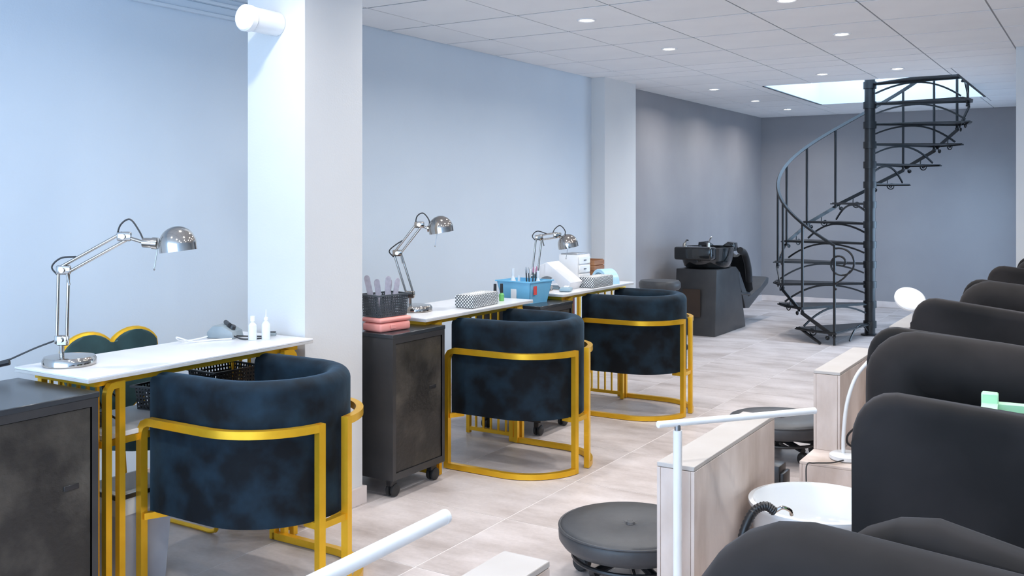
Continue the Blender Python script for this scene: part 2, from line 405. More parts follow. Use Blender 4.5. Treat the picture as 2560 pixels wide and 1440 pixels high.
# ------------------------------------------------------------------ recessed ceiling spotlights
def downlight(x, y, label):
    t = thing('ceiling_spotlight', label, 'spotlight', (x, y, CEIL), 0, 'recessed ceiling spotlights')
    bm = new(); lathe(bm, [(.036, -.001), (.050, -.006), (.056, -.004), (.058, .0), (.05, .001)], 24); obj('trim_ring', bm, 'white', t)
    bm = new(); lathe(bm, [(0, -.003), (.037, -.003), (.037, .0)], 24); obj('lit_disc', bm, 'bulb', t)
    l = bpy.data.lights.new('spot_glow', 'AREA'); l.shape = 'DISK'; l.size = .09; l.energy = SPOT_W; l.color = (1.0, 0.97, 0.94); l.spread = R(156)
    o = bpy.data.objects.new('spot_glow', l); C.objects.link(o); o.parent = t; o.location = (0, 0, -.012)
for x, y, lab in ((-2.605, 5.033, 'recessed ceiling spotlight nearest the square white pillar'), (-2.617, 6.311, 'recessed ceiling spotlight above the third tub chair, second behind the pillar'),
                  (-3.228, 8.889, 'recessed spotlight over the wash basin, nearest in the row along the grey wall'), (-3.236, 10.185, 'middle recessed spotlight in the row along the grey side wall'),
                  (-3.222, 11.356, 'farthest recessed spotlight, beside the back grey wall'), (-1.445, 5.078, 'recessed spotlight cut by the top edge of the picture'),
                  (-1.447, 6.319, 'recessed spotlight in mid ceiling, right of the row over the desks'), (-2.055, 8.276, 'recessed spotlight before the stairwell opening, left one of the pair'),
                  (-1.454, 8.240, 'recessed spotlight before the stairwell opening, right one of the pair')):
    downlight(x, y, lab)
for x, y in ((-2.605, 3.78), (-2.605, 2.4), (-2.605, .9), (-1.445, 3.8), (-1.445, 2.4), (-1.445, .9), (-.28, 5.08), (-.28, 3.8), (-.28, 2.4), (-.28, .9), (.9, 5.08), (.9, 2.9), (.9, .9)):
    downlight(x, y, 'recessed ceiling spotlight outside the picture, over the near half of the salon')

# ------------------------------------------------------------------ gold-framed velvet tub chairs
def tub_chair(label, loc, rotz):
    t = thing('tub_chair', label, 'chair', loc, rotz, 'gold framed velvet tub chairs')
    w = .026
    for s in (-1, 1):
        plan = [(-.295, s * .305), (.02, s * .305)] + [(.02 + .275 * cos(a), s * (.02 + .285 * sin(a))) for a in [R(90 - 81 * i / 12) for i in range(1, 13)]]
        fx_, fy_ = plan[0]; rx, ry = plan[-1]
        bm = new(); sqtube(bm, [(x, y, .016) for x, y in plan], w); obj('floor_rail', bm, 'gold', t)
        top = [(-.295, s * .305, .53), (-.291, s * .305, .555), (-.278, s * .305, .575), (-.255, s * .305, .585)] + [(x, y, .585) for x, y in plan[1:]]
        bm = new(); sqtube(bm, top, w, n0=(1, 0, 0)); obj('top_rail', bm, 'gold', t)
        bm = new(); sqtube(bm, [(fx_, fy_, .003), (fx_, fy_, .532)], w, n0=(1, 0, 0)); obj('leg', bm, 'gold', t)
        bm = new(); sqtube(bm, [(rx, ry, .003), (rx, ry, .598)], w, n0=(cos(R(9)), s * sin(R(9)), 0)); obj('leg', bm, 'gold', t)
    bm = new()
    half = [(-.26, .232), (.02, .232)] + [(.02 + .21 * cos(a), .02 + .212 * sin(a)) for a in [R(90 - 90 * i / 12) for i in range(1, 13)]]
    half_ = [(-.295, .295), (.02, .295)] + [(.02 + .262 * cos(a), .02 + .275 * sin(a)) for a in [R(90 - 90 * i / 12) for i in range(1, 13)]]
    ring = half + [(x, -y) for x, y in half[::-1]]
    sqtube(bm, [(x, y, .279) for x, y in ring], .018); box(bm, (-.269, -.232, .270), (-.251, .232, .288)); obj('seat_ring', bm, 'gold', t)
    for s in (-1, 1):
        bm = new(); sqtube(bm, [(.29, s * .066, .262), (.225, s * .06, .262)], .022, n0=(0, 0, 1)); obj('connector', bm, 'gold', t)
        bm = new(); sqtube(bm, [(-.285, s * .305, .262), (-.25, s * .232, .262)], .022, n0=(0, 0, 1)); obj('connector', bm, 'gold', t)
    bm = new(); sqtube(bm, [(.291, -.055, .262), (.291, .055, .262)], .022, n0=(0, 0, 1)); obj('connector', bm, 'gold', t)
    # upholstered shell: rounded section swept round the U
    th, z0, z1, rr = .088, .272, .742, .040
    sect = [(0, z0), (0, z0 + .17), (0, z1 - rr)] + [(-rr + rr * cos(a), z1 - rr + rr * sin(a)) for a in [R(15 * i) for i in range(1, 7)]] + \
           [(-th + rr - rr * sin(a), z1 - rr + rr * cos(a)) for a in [R(15 * i) for i in range(1, 7)]] + [(-th, z0 + .17), (-th, z0)]
    hp = [(-.30, .276), (-.29, .279), (-.2, .28), (-.1, .28), (.0, .28)] + [(.0 + .272 * sin(a), .28 * cos(a)) for a in [R(90 * i / 16) for i in range(1, 17)]]
    path = hp + [(x, -y) for x, y in hp[::-1][1:]]
    N = len(path); rings = []
    bm = new()
    for i, (x, y) in enumerate(path):
        a = Vector(path[max(0, i - 1)]); b = Vector(path[min(N - 1, i + 1)]); d = (b - a).normalized(); nrm = Vector((-d.y, d.x))
        if nrm.dot(Vector((x if x > 0 else 0, y))) < 0: nrm = -nrm
        sh = 0.0 if 1 < i < N - 2 else (.012 if i in (0, N - 1) else .003)
        rings.append([bm.verts.new((x + nrm.x * (min(o, -sh) if o > -th / 2 else max(o, -th + sh)), y + nrm.y * (min(o, -sh) if o > -th / 2 else max(o, -th + sh)), z - (sh if z > .6 else 0))) for o, z in sect])
    k = len(sect)
    for i in range(N - 1):
        for j in range(k): bm.faces.new((rings[i][j], rings[i][(j + 1) % k], rings[i + 1][(j + 1) % k], rings[i + 1][j]))
    bm.faces.new(rings[0]); bm.faces.new(rings[-1][::-1])
    obj('backrest', bm, 'navy', t, ang=60)
    inner = [(-.285, .188), (.0, .188)] + [(.18 * sin(a), .188 * cos(a)) for a in [R(90 * i / 10) for i in range(1, 11)]]
    poly = inner + [(x, -y) for x, y in inner[::-1][1:]]
    bm = new(); prism(bm, poly, .288, .46, 'xy', .03, 3); obj('seat', bm, 'navy', t, ang=50)
    return t
CH0 = tub_chair('dark navy velvet tub chair with gold frame, nearest, in front of the square pillar', (-2.495, 2.425, 0), 0)
dup(CH0, (-2.495, 4.20, 0), 0, 'dark navy velvet tub chair with gold frame, middle of three, right of the pink-topped cabinet')
dup(CH0, (-2.505, 5.61, 0), R(1), 'blue velvet tub chair with gold frame, farthest, before the wash basin')

# ------------------------------------------------------------------ desks with gold end frames
def desk(label, y0, y1, shelf):
    L = y1 - y0; t = thing('manicure_desk', label, 'desk', (-2.93, y0, 0), 0, 'white manicure desks')
    hw = .20
    bm = new(); box(bm, (-hw, 0, .7645), (hw, L, .772), .0015); tp = obj('desk_top', bm, 'desk', t)
    bm = new(); box(bm, (-hw, 0, .754), (hw, L, .7643), .001); obj('edge_band', bm, 'desk_edge', tp)
    bm = new(); sqtube(bm, [(-hw + .05, .06, .742), (hw - .05, .06, .742), (hw - .05, L - .06, .742), (-hw + .05, L - .06, .742)], .022, closed=True); obj('top_frame', bm, 'gold', t)
    for e, d in ((.085, 1), (L - .085, -1)):
        xf, xb = hw - .025, -hw + .025
        bm = new(); pts = [(xf, e, .004), (xf, e, .70), (xf, e + d * .004, .716), (xf, e + d * .014, .728), (xf, e + d * .03, .731), (xf, e + d * .05, .731), (xf, e + d * .05, .004)]
        sqtube(bm, pts, .022, n0=(1, 0, 0)); obj('front_leg', bm, 'gold', t)
        bm = new(); sqtube(bm, [(xb, e, .004), (xb, e, .731)], .022, n0=(1, 0, 0)); obj('rear_leg', bm, 'gold', t)
        bm = new(); sqtube(bm, [(xf, e, .03), (xb, e, .03)], .02); obj('floor_rail', bm, 'gold', t)
        for i in range(1, 7):
            x = xb + (xf - xb) * i / 7
            bm = new(); sqtube(bm, [(x, e, .03), (x, e, .735)], .010, n0=(1, 0, 0)); obj('bar', bm, 'gold', t)
    if shelf:
        bm = new(); box(bm, (-hw + .02, .10, .545), (hw - .06, L - .10, .562), .002); obj('shelf', bm, 'desk', t)
        bm = new(); sqtube(bm, [(-hw + .03, .10, .533), (hw - .07, .10, .533), (hw - .07, L - .10, .533), (-hw + .03, L - .10, .533)], .022, closed=True); obj('shelf_frame', bm, 'gold', t)
    return t
desk('white topped manicure desk with gold bar legs, nearest, left of the square pillar', 1.876, 2.885, True)
desk('white topped manicure desk with gold bar legs, middle one right of the pillar', 3.64, 4.63, False)
desk('white topped manicure desk with gold bar legs, farthest, under the white roof-shaped lamp', 4.98, 5.97, False)

# ------------------------------------------------------------------ black rolling cabinets
def cabinet(label, y0, y1, open_side=False):
    L = y1 - y0; t = thing('rolling_cabinet', label, 'cabinet', (-2.91, y0, 0), 0, 'black rolling cabinets')
    hx = .215
    bm = new(); zb = .085
    box(bm, (-hx, 0, zb), (hx - .012, .016, .715)); box(bm, (-hx, L - .016, zb), (hx - .012, L, .715)); box(bm, (-hx, .016, zb), (hx - .012, L - .016, zb + .016)); box(bm, (-hx, .016, zb), (-hx + .016, L - .016, .715))
    obj('body', bm, 'cab', t)
    bm = new(); box(bm, (-hx - .004, -.004, .715), (hx + .006, L + .004, .733), .002); obj('top_panel', bm, 'cab_top', t)
    bm = new(); f = .022
    box(bm, (hx - .012, 0, zb), (hx + .004, f, .715)); box(bm, (hx - .012, L - f, zb), (hx + .004, L, .715)); box(bm, (hx - .012, f, zb), (hx + .004, L - f, zb + .03)); box(bm, (hx - .012, f, .69), (hx + .004, L - f, .715))
    obj('face_frame', bm, 'cab', t)
    bm = new(); box(bm, (hx - .012, f + .002, zb + .032), (hx - .001, L - f - .002, .688), .001); d = obj('door', bm, 'cab_door', t)
    bm = new(); cbox(bm, (hx + .0005, L - .09, .455), (.004, .05, .016), .001); obj('handle_slot', bm, 'blackpl', d)
    for sx in (-1, 1):
        for yy in (.045, L - .045):
            x = sx * (hx - .04)
            bm = new(); box(bm, (x - .016, yy - .022, .05), (x + .016, yy + .022, .085), .004); lathe(bm, [(0, 0), (.008, 0), (.008, .02), (0, .02)], 10, (x, yy, .04)); cst = obj('caster_fork', bm, 'blackpl', t)
            for q in (-.013, .013):
                bm = new(); lathe(bm, [(0, -.009), (.022, -.009), (.028, -.006), (.03, 0), (.028, .006), (.022, .009), (0, .009)], 20, (x + q, yy + .008, .031), axis=(1, 0, 0)); obj('wheel', bm, 'rubber', cst)
    return t
cabinet('black rolling cabinet at the left picture edge beside the nearest desk', 1.49, 1.885)
cabinet('black rolling cabinet carrying a pink box, right of the square pillar', 3.345, 3.735)
cabinet('black rolling cabinet under the light blue basket, between middle and far desks', 4.645, 5.02)

# ------------------------------------------------------------------ chrome desk lamps (arms set in a plane facing the room)
def desk_lamp(label, base, e1, e2, neck, head, tilt=.12):
    # base: point on desk; others (u, z) offsets in metres along the lamp's own plane
    t = thing('desk_lamp', label, 'lamp', base, YAW, 'chrome desk lamps')
    def P(q, dy=0.0): return Vector((q[0], dy, q[1]))
    bm = new(); lathe(bm, [(0, 0), (.082, 0), (.086, .004), (.086, .020), (.080, .030), (.06, .033), (0, .034)], 40); obj('lamp_base', bm, 'chrome', t)
    b0 = (-.026, .034)
    bm = new(); tube(bm, [P(b0), P((b0[0], .075))], .008, 12); box(bm, (b0[0] - .016, -.010, .065), (b0[0] + .022, .010, .100), .004); obj('stem_clamp', bm, 'chrome', t)
    lo = (b0[0], .085)
    def pair(a, b, gap):
        a, b = P(a), P(b); d = (b - a).normalized(); n = Vector((-d.z, 0, d.x))
        for s in (-1, 1):
            bm = new(); tube(bm, [a + n * gap * s, b + n * gap * s], .0055, 10); obj('arm_rod', bm, 'chrome', t)
    pair(lo, e1, .017); pair(e1, e2, .014)
    for q in (lo, e1, e2):
        bm = new(); c = P(q); cbox(bm, c, (.05, .016, .032), .006, 2); lathe(bm, [(0, -.018), (.009, -.018), (.009, .018), (0, .018)], 14, c, axis=(0, 1, 0)); obj('joint', bm, 'chrome', t)
    bm = new(); c = P(e1); tube(bm, [c + Vector((.02, -.02, -.012)), c + Vector((.03, -.022, -.05))], .004, 8); obj('wing_screw', bm, 'chrome', t)
    bm = new(); tube(bm, [P(e2), P(neck)], .006, 10); obj('neck', bm, 'chrome', t)
    hx, hz = head; nv = Vector((hx - neck[0], 0, hz - neck[1]))
    side = nv.normalized()
    bm = new(); lathe(bm, [(0, 0), (.016, 0), (.017, .01), (.017, .03), (.020, .032), (.020, .05), (0, .052)], 18, P(neck) - side * .005, axis=side); obj('socket', bm, 'chrome', t)
    ax = Vector((sin(tilt) * -1, 0, cos(tilt)))
    r = .062
    prof = [(r * 1.0, -.022)] + [(r * cos(a), r * 1.02 * sin(a)) for a in [R(7.5 * i) for i in range(0, 12)]] + [(0, r * 1.02)]
    inner = [(0, r * .95)] + [(r * .95 * cos(a), r * .95 * sin(a)) for a in [R(90 - 7.5 * i) for i in range(1, 13)]] + [(r * .97, -.022), (r, -.022)]
    bm = new(); lathe(bm, prof + inner, 40, P(head), axis=ax); sh = obj('lamp_shade', bm, 'chrome', t)
    bm = new(); lathe(bm, [(0, -.02), (.016, -.014), (.024, 0), (.02, .018), (.012, .03), (0, .032)], 16, P(head), axis=ax); obj('bulb', bm, 'bulb_off', sh)
    bm = new(); c = P(neck) + side * .045; tube(bm, [c + Vector((0, 0, -.015)), c + Vector((-.012, 0, -.085))], .0018, 6); lathe(bm, [(0, -.006), (.004, 0), (0, .006)], 8, c + Vector((-.012, 0, -.088))); obj('pull_switch', bm, 'steel', t)
    bm = new(); a, b = P(e1), P(e2); d = (b - a).normalized()
    tube(bm, spline([b - d * .03 + Vector((0, 0, .012)), b + Vector((-.012, 0, .04)), b + Vector((.02, 0, .058)), b + Vector((.05, 0, .02)), P(neck)], 6), .003, 6)
    tube(bm, spline([a + Vector((-.018, 0, -.02)), a + Vector((-.04, 0, .01)), a + Vector((-.01, 0, .04)), a + d * .06 + Vector((-.01, 0, .016))], 6), .003, 6)
    obj('cable_loop', bm, 'rubber', t)
    return t
L1 = desk_lamp('chrome swing-arm desk lamp on the nearest desk, arm stretched to the right', (-3.005, 1.995, .772), (-.020, .322), (.186, .436), (.255, .415), (.368, .408), .12)
desk_lamp('chrome swing-arm desk lamp on the middle desk, arm raised highest', (-2.955, 3.85, .772), (-.090, .290), (.020, .432), (.066, .412), (.128, .414), .16)
desk_lamp('chrome swing-arm desk lamp on the far desk behind the light blue basket', (-2.975, 5.115, .772), (.0, .322), (.112, .338), (.145, .312), (.178, .282), .2)
bm = new(); p0 = Vector((-3.03, 1.975, .86))
cpts = spline([p0, p0 + Vector((-.07, -.04, -.03)), p0 + Vector((-.13, -.09, -.065)), (-3.195, 1.855, .775), (-3.215, 1.835, .70)], 6)
tube(bm, cpts, .003, 6); CB = obj('cord', bm, 'rubber', L1); CB.matrix_parent_inverse = (Matrix.Translation(L1.location) @ Matrix.Rotation(YAW, 4, 'Z')).inverted(); CB['label'] = 'thin black cord with inline switch'
bm = new(); tube(bm, [(-3.165, 1.880, .783), (-3.205, 1.845, .772)], .010, 8); obj('inline_switch', bm, 'blackpl', CB)

# ------------------------------------------------------------------ heart-back chair behind the nearest desk
t = thing('heart_back_chair', 'gold chair with dark green heart-shaped back between nearest desk and wall', 'chair', (-3.42, 2.45, 0), 0)
def heart(s):
    h = []
    for i in range(0, 13):
        a = R(180 - 180 * i / 12 * .86); h.append((.105 + .115 * cos(a) * 1.0, .715 + .085 * sin(a)))
    h = [(0, .745)] + [p for p in h if p[0] > .012]
    h += [(.222, .66), (.20, .60), (.15, .53), (.07, .47), (0, .45)]
    return h
hr = heart(1)
poly = hr + [(-x, z) for x, z in hr[::-1][1:-1]]
poly = [(x, z) for x, z in poly]
bm = new(); prism(bm, poly, -.022, .022, 'yz', .008, 2); obj('back_cushion', bm, 'green_velvet', t)
bm = new(); tube(bm, [(0, y, z) for y, z in poly], .0125, 8, closed=True); obj('back_rim', bm, 'gold', t)
bm = new(); prism(bm, [(.03 + x, y) for x, y in arc(.20, 0, .21, .21, 0, 2 * pi, 27)[:-1]], .40, .46, 'xy', .02, 3); obj('seat', bm, 'green_velvet', t)
for s in (-1, 1):
    bm = new(); tube(bm, spline([(0, s * .15, .52), (.02, s * .17, .40), (.06, s * .18, .20), (.02, s * .19, .012), (.1, s * .19, .010), (.30, s * .19, .010), (.38, s * .19, .012), (.40, s * .188, .05), (.33, s * .17, .25), (.27, s * .14, .40)], 5), .009, 8); obj('leg', bm, 'gold', t)
bm = new(); tube(bm, [(.06, -.185, .2), (.06, .185, .2)], .008, 8); obj('stretcher', bm, 'gold', t)

# ------------------------------------------------------------------ grey bin under the nearest desk
t = thing('waste_bin', 'grey plastic waste bin under the nearest desk', 'bin', (-2.915, 2.16, 0), 0)
bm = new(); sec = lambda k: [(x * k, y * k) for x, y in ((-.10, -.11), (.10, -.11), (.10, .11), (-.10, .11))]
def loft(bm, levels, closed_bottom=True):
    rings = [[bm.verts.new((x, y, z)) for x, y in s] for s, z in levels]
    for a, b in zip(rings, rings[1:]):
        n = len(a)
        for i in range(n): bm.faces.new((a[i], a[(i + 1) % n], b[(i + 1) % n], b[i]))
    bm.faces.new(rings[0][::-1]); bm.faces.new(rings[-1])
loft(bm, [(sec(.82), .002), (sec(1.0), .33), (sec(.94), .33), (sec(.78), .02)]); obj('bin_body', bm, 'binp', t)
bm = new(); sqtube(bm, [(-.105, -.115, .335), (.105, -.115, .335), (.105, .115, .335), (-.105, .115, .335)], .014, closed=True); obj('rim', bm, 'blackpl', t)
bm = new(); loft(bm, [(sec(1.03), .27), (sec(1.07), .345), (sec(.9), .348), (sec(.85), .28)]); obj('liner_bag', bm, 'clear', t)

# ------------------------------------------------------------------ white round fitting on the pillar
t = thing('pillar_fitting', 'white cylindrical fitting high on the square white pillar', 'fitting', (-2.949, 2.90, 2.062), 0)
bm = new(); lathe(bm, [(0, .002), (.050, .002), (.050, .145), (0, .145)], 36, (0, 0, 0), axis=(0, -1, 0)); obj('cylinder_body', bm, 'white', t)
bm = new(); lathe(bm, [(0, .146), (.048, .146), (.054, .15), (.054, .176), (.048, .182), (0, .183)], 36, (0, 0, 0), axis=(0, -1, 0)); obj('end_cap', bm, 'white', t)

# ------------------------------------------------------------------ small things on the nearest desk
def bottle(name, label, loc, r, h, m='white', nozzle=False, cat='bottle', group=None):
    t = thing(name, label, cat, loc, 0, group)
    bm = new(); lathe(bm, [(0, 0), (r, 0), (r, h * .62), (r * .45, h * .74), (r * .45, h * .78), (0, h * .78)], 18); obj('bottle_body', bm, m, t)
    bm = new()
    if nozzle: lathe(bm, [(0, h * .78), (r * .5, h * .78), (r * .5, h * .86), (r * .12, h * .9), (r * .05, h * 1.2), (0, h * 1.2)], 14)
    else: lathe(bm, [(0, h * .78), (r * .55, h * .78), (r * .55, h), (0, h)], 14)
    obj('cap', bm, 'white' if m != 'white' else 'clear', t); return t
bottle('spray_bottle', 'clear white bottle with thin nozzle on nearest desk by the pillar', (-2.872, 2.765, .7725), .017, .10, 'clear', True)
bottle('pump_bottle', 'short clear bottle beside the nozzle bottle on nearest desk', (-2.905, 2.725, .7725), .017, .095, 'clear', False)
t = thing('nail_drill', 'grey nail drill machine with tangled cords on the nearest desk', 'nail drill', (-3.055, 2.72, .7725), R(20))
bm = new(); prism(bm, [(-.06, 0), (.06, 0), (.052, .028), (.01, .05), (-.035, .05), (-.06, .025)], -.045, .045, 'xz', .006, 2); obj('machine_body', bm, 'greyp', t)
bm = new(); lathe(bm, [(0, 0), (.014, 0), (.012, .012), (0, .013)], 14, (.035, -.01, .04), axis=(.5, 0, 1)); obj('dial', bm, 'blackpl', t)
bm = new(); tube(bm, [(.03, -.02, .052), (-.015, .03, .058)], .009, 10, scales=None); obj('handpiece', bm, 'blackpl', t)
bm = new(); tube(bm, spline([(.05, -.03, .012), (.10, -.055, .004), (.15, -.04, .004), (.19, .0, .006), (.16, .03, .004), (.10, .02, .004), (.06, -.02, .01)], 6), .003, 6); obj('cord', bm, 'rubber', t)
bm = new(); tube(bm, spline([(-.05, -.03, .01), (-.07, -.08, .004), (-.10, -.16, .004), (-.08, -.23, .03), (-.05, -.16, .004), (.0, -.1, .004), (.06, -.06, .004)], 6), .003, 6); obj('white_cord', bm, 'white', t)
t = thing('nail_clipper', 'small dark clipper lying by the bottles on nearest desk', 'clipper', (-2.915, 2.83, .7725), R(30))
bm = new(); cbox(bm, (0, 0, .010), (.05, .014, .014), .004, 2); obj('lever', bm, 'greyp', t)
bm = new(); cbox(bm, (.006, 0, .019), (.034, .010, .004), .001); obj('blade', bm, 'blackpl', t)

# perforated baskets
def lattice_side(bm, p0, p1, z0, z1, nu, nv, th, flare=0.0):
    p0, p1 = Vector(p0), Vector(p1); d = p1 - p0; L = d.length; d.normalize(); n = Vector((d.y, -d.x, 0))
    def q(u, z, o): return p0 + d * u + n * (o + flare * (z - z0) / (z1 - z0)) + Vector((0, 0, z))
    def bar(u0, u1, za, zb):
        v = [bm.verts.new(q(u, z, o)) for o in (0, -th) for u, z in ((u0, za), (u1, za), (u1, zb), (u0, zb))]
        for f in ((0, 1, 2, 3), (7, 6, 5, 4), (0, 4, 5, 1), (1, 5, 6, 2), (2, 6, 7, 3), (3, 7, 4, 0)): bm.faces.new([v[i] for i in f])
    su = L / nu; sv = (z1 - z0) / nv; wu = su * .5; wv = sv * .45
    for i in range(nu + 1): bar(max(0, i * su - wu / 2), min(L, i * su + wu / 2), z0, z1)
    for j in range(nv + 1): bar(0, L, max(z0, z0 + j * sv - wv / 2), min(z1, z0 + j * sv + wv / 2))
def basket(label, loc, rz, sx, sy, h, nu, nv, m, mrim, flare=.012, cat='basket', solid=False):
    t = thing('storage_basket', label, cat, loc, rz)
    cs = [(-sx, -sy), (sx, -sy), (sx, sy), (-sx, sy)]
    for i in range(4):
        a, b = cs[i], cs[(i + 1) % 4]; L = sqrt((a[0] - b[0]) ** 2 + (a[1] - b[1]) ** 2)
        bm = new()
        if solid:
            d = (Vector(b) - Vector(a)).normalized(); n = Vector((d.y, -d.x)); th = .003
            pts = []
            for (p, e) in ((a, -1), (b, 1)):
                p = Vector(p); pts.append((p, p + n * flare + d * flare * e))
            v = [bm.verts.new((*(pp - n * o), z)) for o in (0, th) for pp, z in ((pts[0][0], .003), (pts[1][0], .003), (pts[1][1], h), (pts[0][1], h))]
            for f in ((0, 1, 2, 3), (7, 6, 5, 4), (0, 4, 5, 1), (1, 5, 6, 2), (2, 6, 7, 3), (3, 7, 4, 0)): bm.faces.new([v[k] for k in f])
        else: lattice_side(bm, (*a, 0), (*b, 0), .003, h, max(3, int(nu * L / (2 * sy))), nv, .003, flare)
        obj('side_panel', bm, m, t)
    bm = new(); box(bm, (-sx, -sy, 0), (sx, sy, .004)); obj('base', bm, m, t)
    f = flare + .002; bm = new(); sqtube(bm, [(-sx - f, -sy - f, h), (sx + f, -sy - f, h), (sx + f, sy + f, h), (-sx - f, sy + f, h)], .007, .010, closed=True); obj('rim', bm, mrim, t)
    return t
basket('black perforated basket holding pink tools on the shelf of nearest desk', (-2.98, 2.40, .5625), R(8), .075, .10, .085, 14, 6, 'blackpl', 'blackpl')
basket('taller black perforated basket nearer the pillar on the shelf of nearest desk', (-2.985, 2.65, .5625), R(-4), .075, .10, .105, 14, 7, 'blackpl', 'blackpl')
for i, (x, y, a, m, lab) in enumerate(((-2.94, 2.43, .5, 'pinkp', 'mauve handled tool lying in the first black perforated basket'), (-2.965, 2.37, 1.2, 'white', 'white tube lying in the first black perforated basket'), (-2.97, 2.66, .3, 'greyp', 'grey tube lying in the taller black perforated basket'))):
    bm = new(); d = Vector((cos(a), sin(a), 0)) * .045; p = Vector((x, y, .595 + .004 * i)); tube(bm, [p - d, p - d * .9, p, p + d * .8, p + d], .012, 10, scales=[.5, 1, .8, 1.1, .6]); tag(obj('hand_tool', bm, m), lab, 'tool')
t = thing('power_adapter', 'tangled black adapters and cables on the shelf at nearest desk end', 'adapter', (-2.93, 2.06, .5625), 0)
bm = new(); cbox(bm, (0, 0, .025), (.06, .05, .05), .006, 2); obj('adapter_block', bm, 'blackpl', t)
bm = new(); tube(bm, spline([(0, .02, .05), (.03, .0, .10), (-.03, .03, .13), (.04, .04, .09), (.02, .02, .15), (-.02, .0, .12), (.03, -.01, .06), (.05, .03, .02)], 6), .004, 6); obj('cable', bm, 'rubber', t)

# ------------------------------------------------------------------ things on the second cabinet and middle desk
t = thing('coral_box', 'coral pink box with rounded lid on the cabinet beside the pillar', 'box', (-2.82, 3.46, .7335), R(-8))
bm = new(); cbox(bm, (0, 0, .020), (.125, .19, .040), .012, 3); obj('box_body', bm, 'pink', t)
bm = new(); cbox(bm, (0, 0, .053), (.130, .195, .022), .010, 3); obj('lid', bm, 'pink', t)
bm = new(); cbox(bm, (.066, -.02, .022), (.004, .03, .018), .001); obj('clasp', bm, 'pink', t)
FB = basket('dark grey perforated basket with nail files standing on the coral pink box', (-2.83, 3.46, .7995), R(-8), .055, .085, .098, 16, 8, 'meshgrey', 'meshgrey', .010)
for i, (dx, dy, lean, az, l_) in enumerate(((-.015, -.055, .22, -2.0, .17), (.0, -.03, .12, -1.5, .15), (.01, .0, .05, 1.0, .16), (-.01, .02, .12, 1.6, .145), (.015, .035, .2, 1.7, .15))):
    o = thing('nail_file', ['leftmost grey nail file leaning in the dark grey basket', 'second grey nail file from the left in the dark grey basket', 'middle grey nail file in the dark grey basket', 'fourth grey nail file from the left in the dark grey basket', 'rightmost grey nail file leaning in the dark grey basket'][i], 'nail file', (-2.83 + dx, 3.46 + dy, .8045), 0, 'nail files in the basket')
    bm = new(); poly = arc(0, .02, .013, .018, pi, 2 * pi, 8) + arc(0, l_, .013, .016, 0, pi, 8); prism(bm, poly, -.002, .002, 'yz', .0005, 1)
    q = obj('file_blade', bm, 'file', o); q.rotation_euler = (lean * -sin(az), lean * cos(az) * .5, R(-40) + .1 * i)
def tissue(label, loc, rz, L):
    t = thing('tissue_box', label, 'tissue box', loc, rz, 'lattice patterned tissue boxes')
    bm = new(); box(bm, (-.055, 0, 0), (.055, L, .068), .008, 2); obj('box_shell', bm, 'lattice', t)
    bm = new(); prism(bm, arc(0, L / 2, .018, .07, 0, 2 * pi, 24)[:-1], .066, .0695, 'xy'); obj('slot_film', bm, 'white', t)
    return t
tissue('white tissue box with black lattice print on the middle desk', (-2.812, 4.07, .7725), R(4), .275)
tissue('white tissue box with black lattice print on the far desk', (-2.795, 5.395, .7725), R(0), .28)
for i, (x, y) in enumerate(((-2.86, 4.44), (-2.84, 4.475))):
    t = thing('polish_bottle', 'left small polish bottle with dark cap behind the middle desk tissue box' if i == 0 else 'right small polish bottle with dark cap, against the light blue basket', 'bottle', (x, y, .7725), 0, 'polish bottles on the middle desk')
    bm = new(); lathe(bm, [(0, 0), (.014, 0), (.015, .035), (.007, .045), (0, .045)], 14); obj('glass', bm, 'greend', t)
    bm = new(); lathe(bm, [(0, .045), (.009, .045), (.008, .095), (0, .096)], 12); obj('cap', bm, 'blackpl', t)
# light blue basket on the third cabinet
BB = basket('light blue plastic basket full of bottles at the end of the middle desk', (-2.90, 4.82, .7335), R(-6), .10, .085, .125, 10, 5, 'blue', 'blue', .022, solid=True)
bm = new(); cbox(bm, (-.005, -.0975, .055), (.040, .003, .075), .0005); q = obj('price_label', bm, 'white', BB); q['label'] = 'white price label'
bm = new(); cbox(bm, (.1175, -.055, .075), (.003, .03, .05), .0005); q = obj('price_label', bm, 'red', BB); q['label'] = 'red sticker'
for i, (dx, dy, r, h, m, lab) in enumerate(((-.06, -.03, .017, .19, 'white', 'tall white bottle in the light blue basket'), (-.02, -.03, .014, .15, 'white', 'small white bottle in the light blue basket'), (.065, .045, .016, .175, 'white', 'white bottle at right end of the light blue basket'))):
    bottle('small_bottle', lab, (-2.90 + dx, 4.82 + dy, .738), r, h, m)
for i, (dx, dy, lx, ly) in enumerate(((.02, .0, .0, -.015), (.035, .02, 0.005, .012), (.05, -.02, -.01, .0), (.03, .05, .01, .015))):
    t = thing('nail_brush', ('leftmost', 'second', 'third', 'rightmost')[i] + ' thin brush standing in the light blue basket', 'brush', (-2.90 + dx, 4.82 + dy, .738), 0, 'brushes in the light blue basket')
    bm = new(); tube(bm, [(0, 0, 0), (lx, ly, .165)], .004, 8); obj('brush_handle', bm, 'blackpl', t)
    bm = new(); p = Vector((lx, ly, .165)); d = p.normalized(); tube(bm, [p, p + d * .02, p + d * .035], .0055, 8, scales=[1, 1, .3]); obj('bristles', bm, 'pinkp' if i % 2 else 'steel', t)

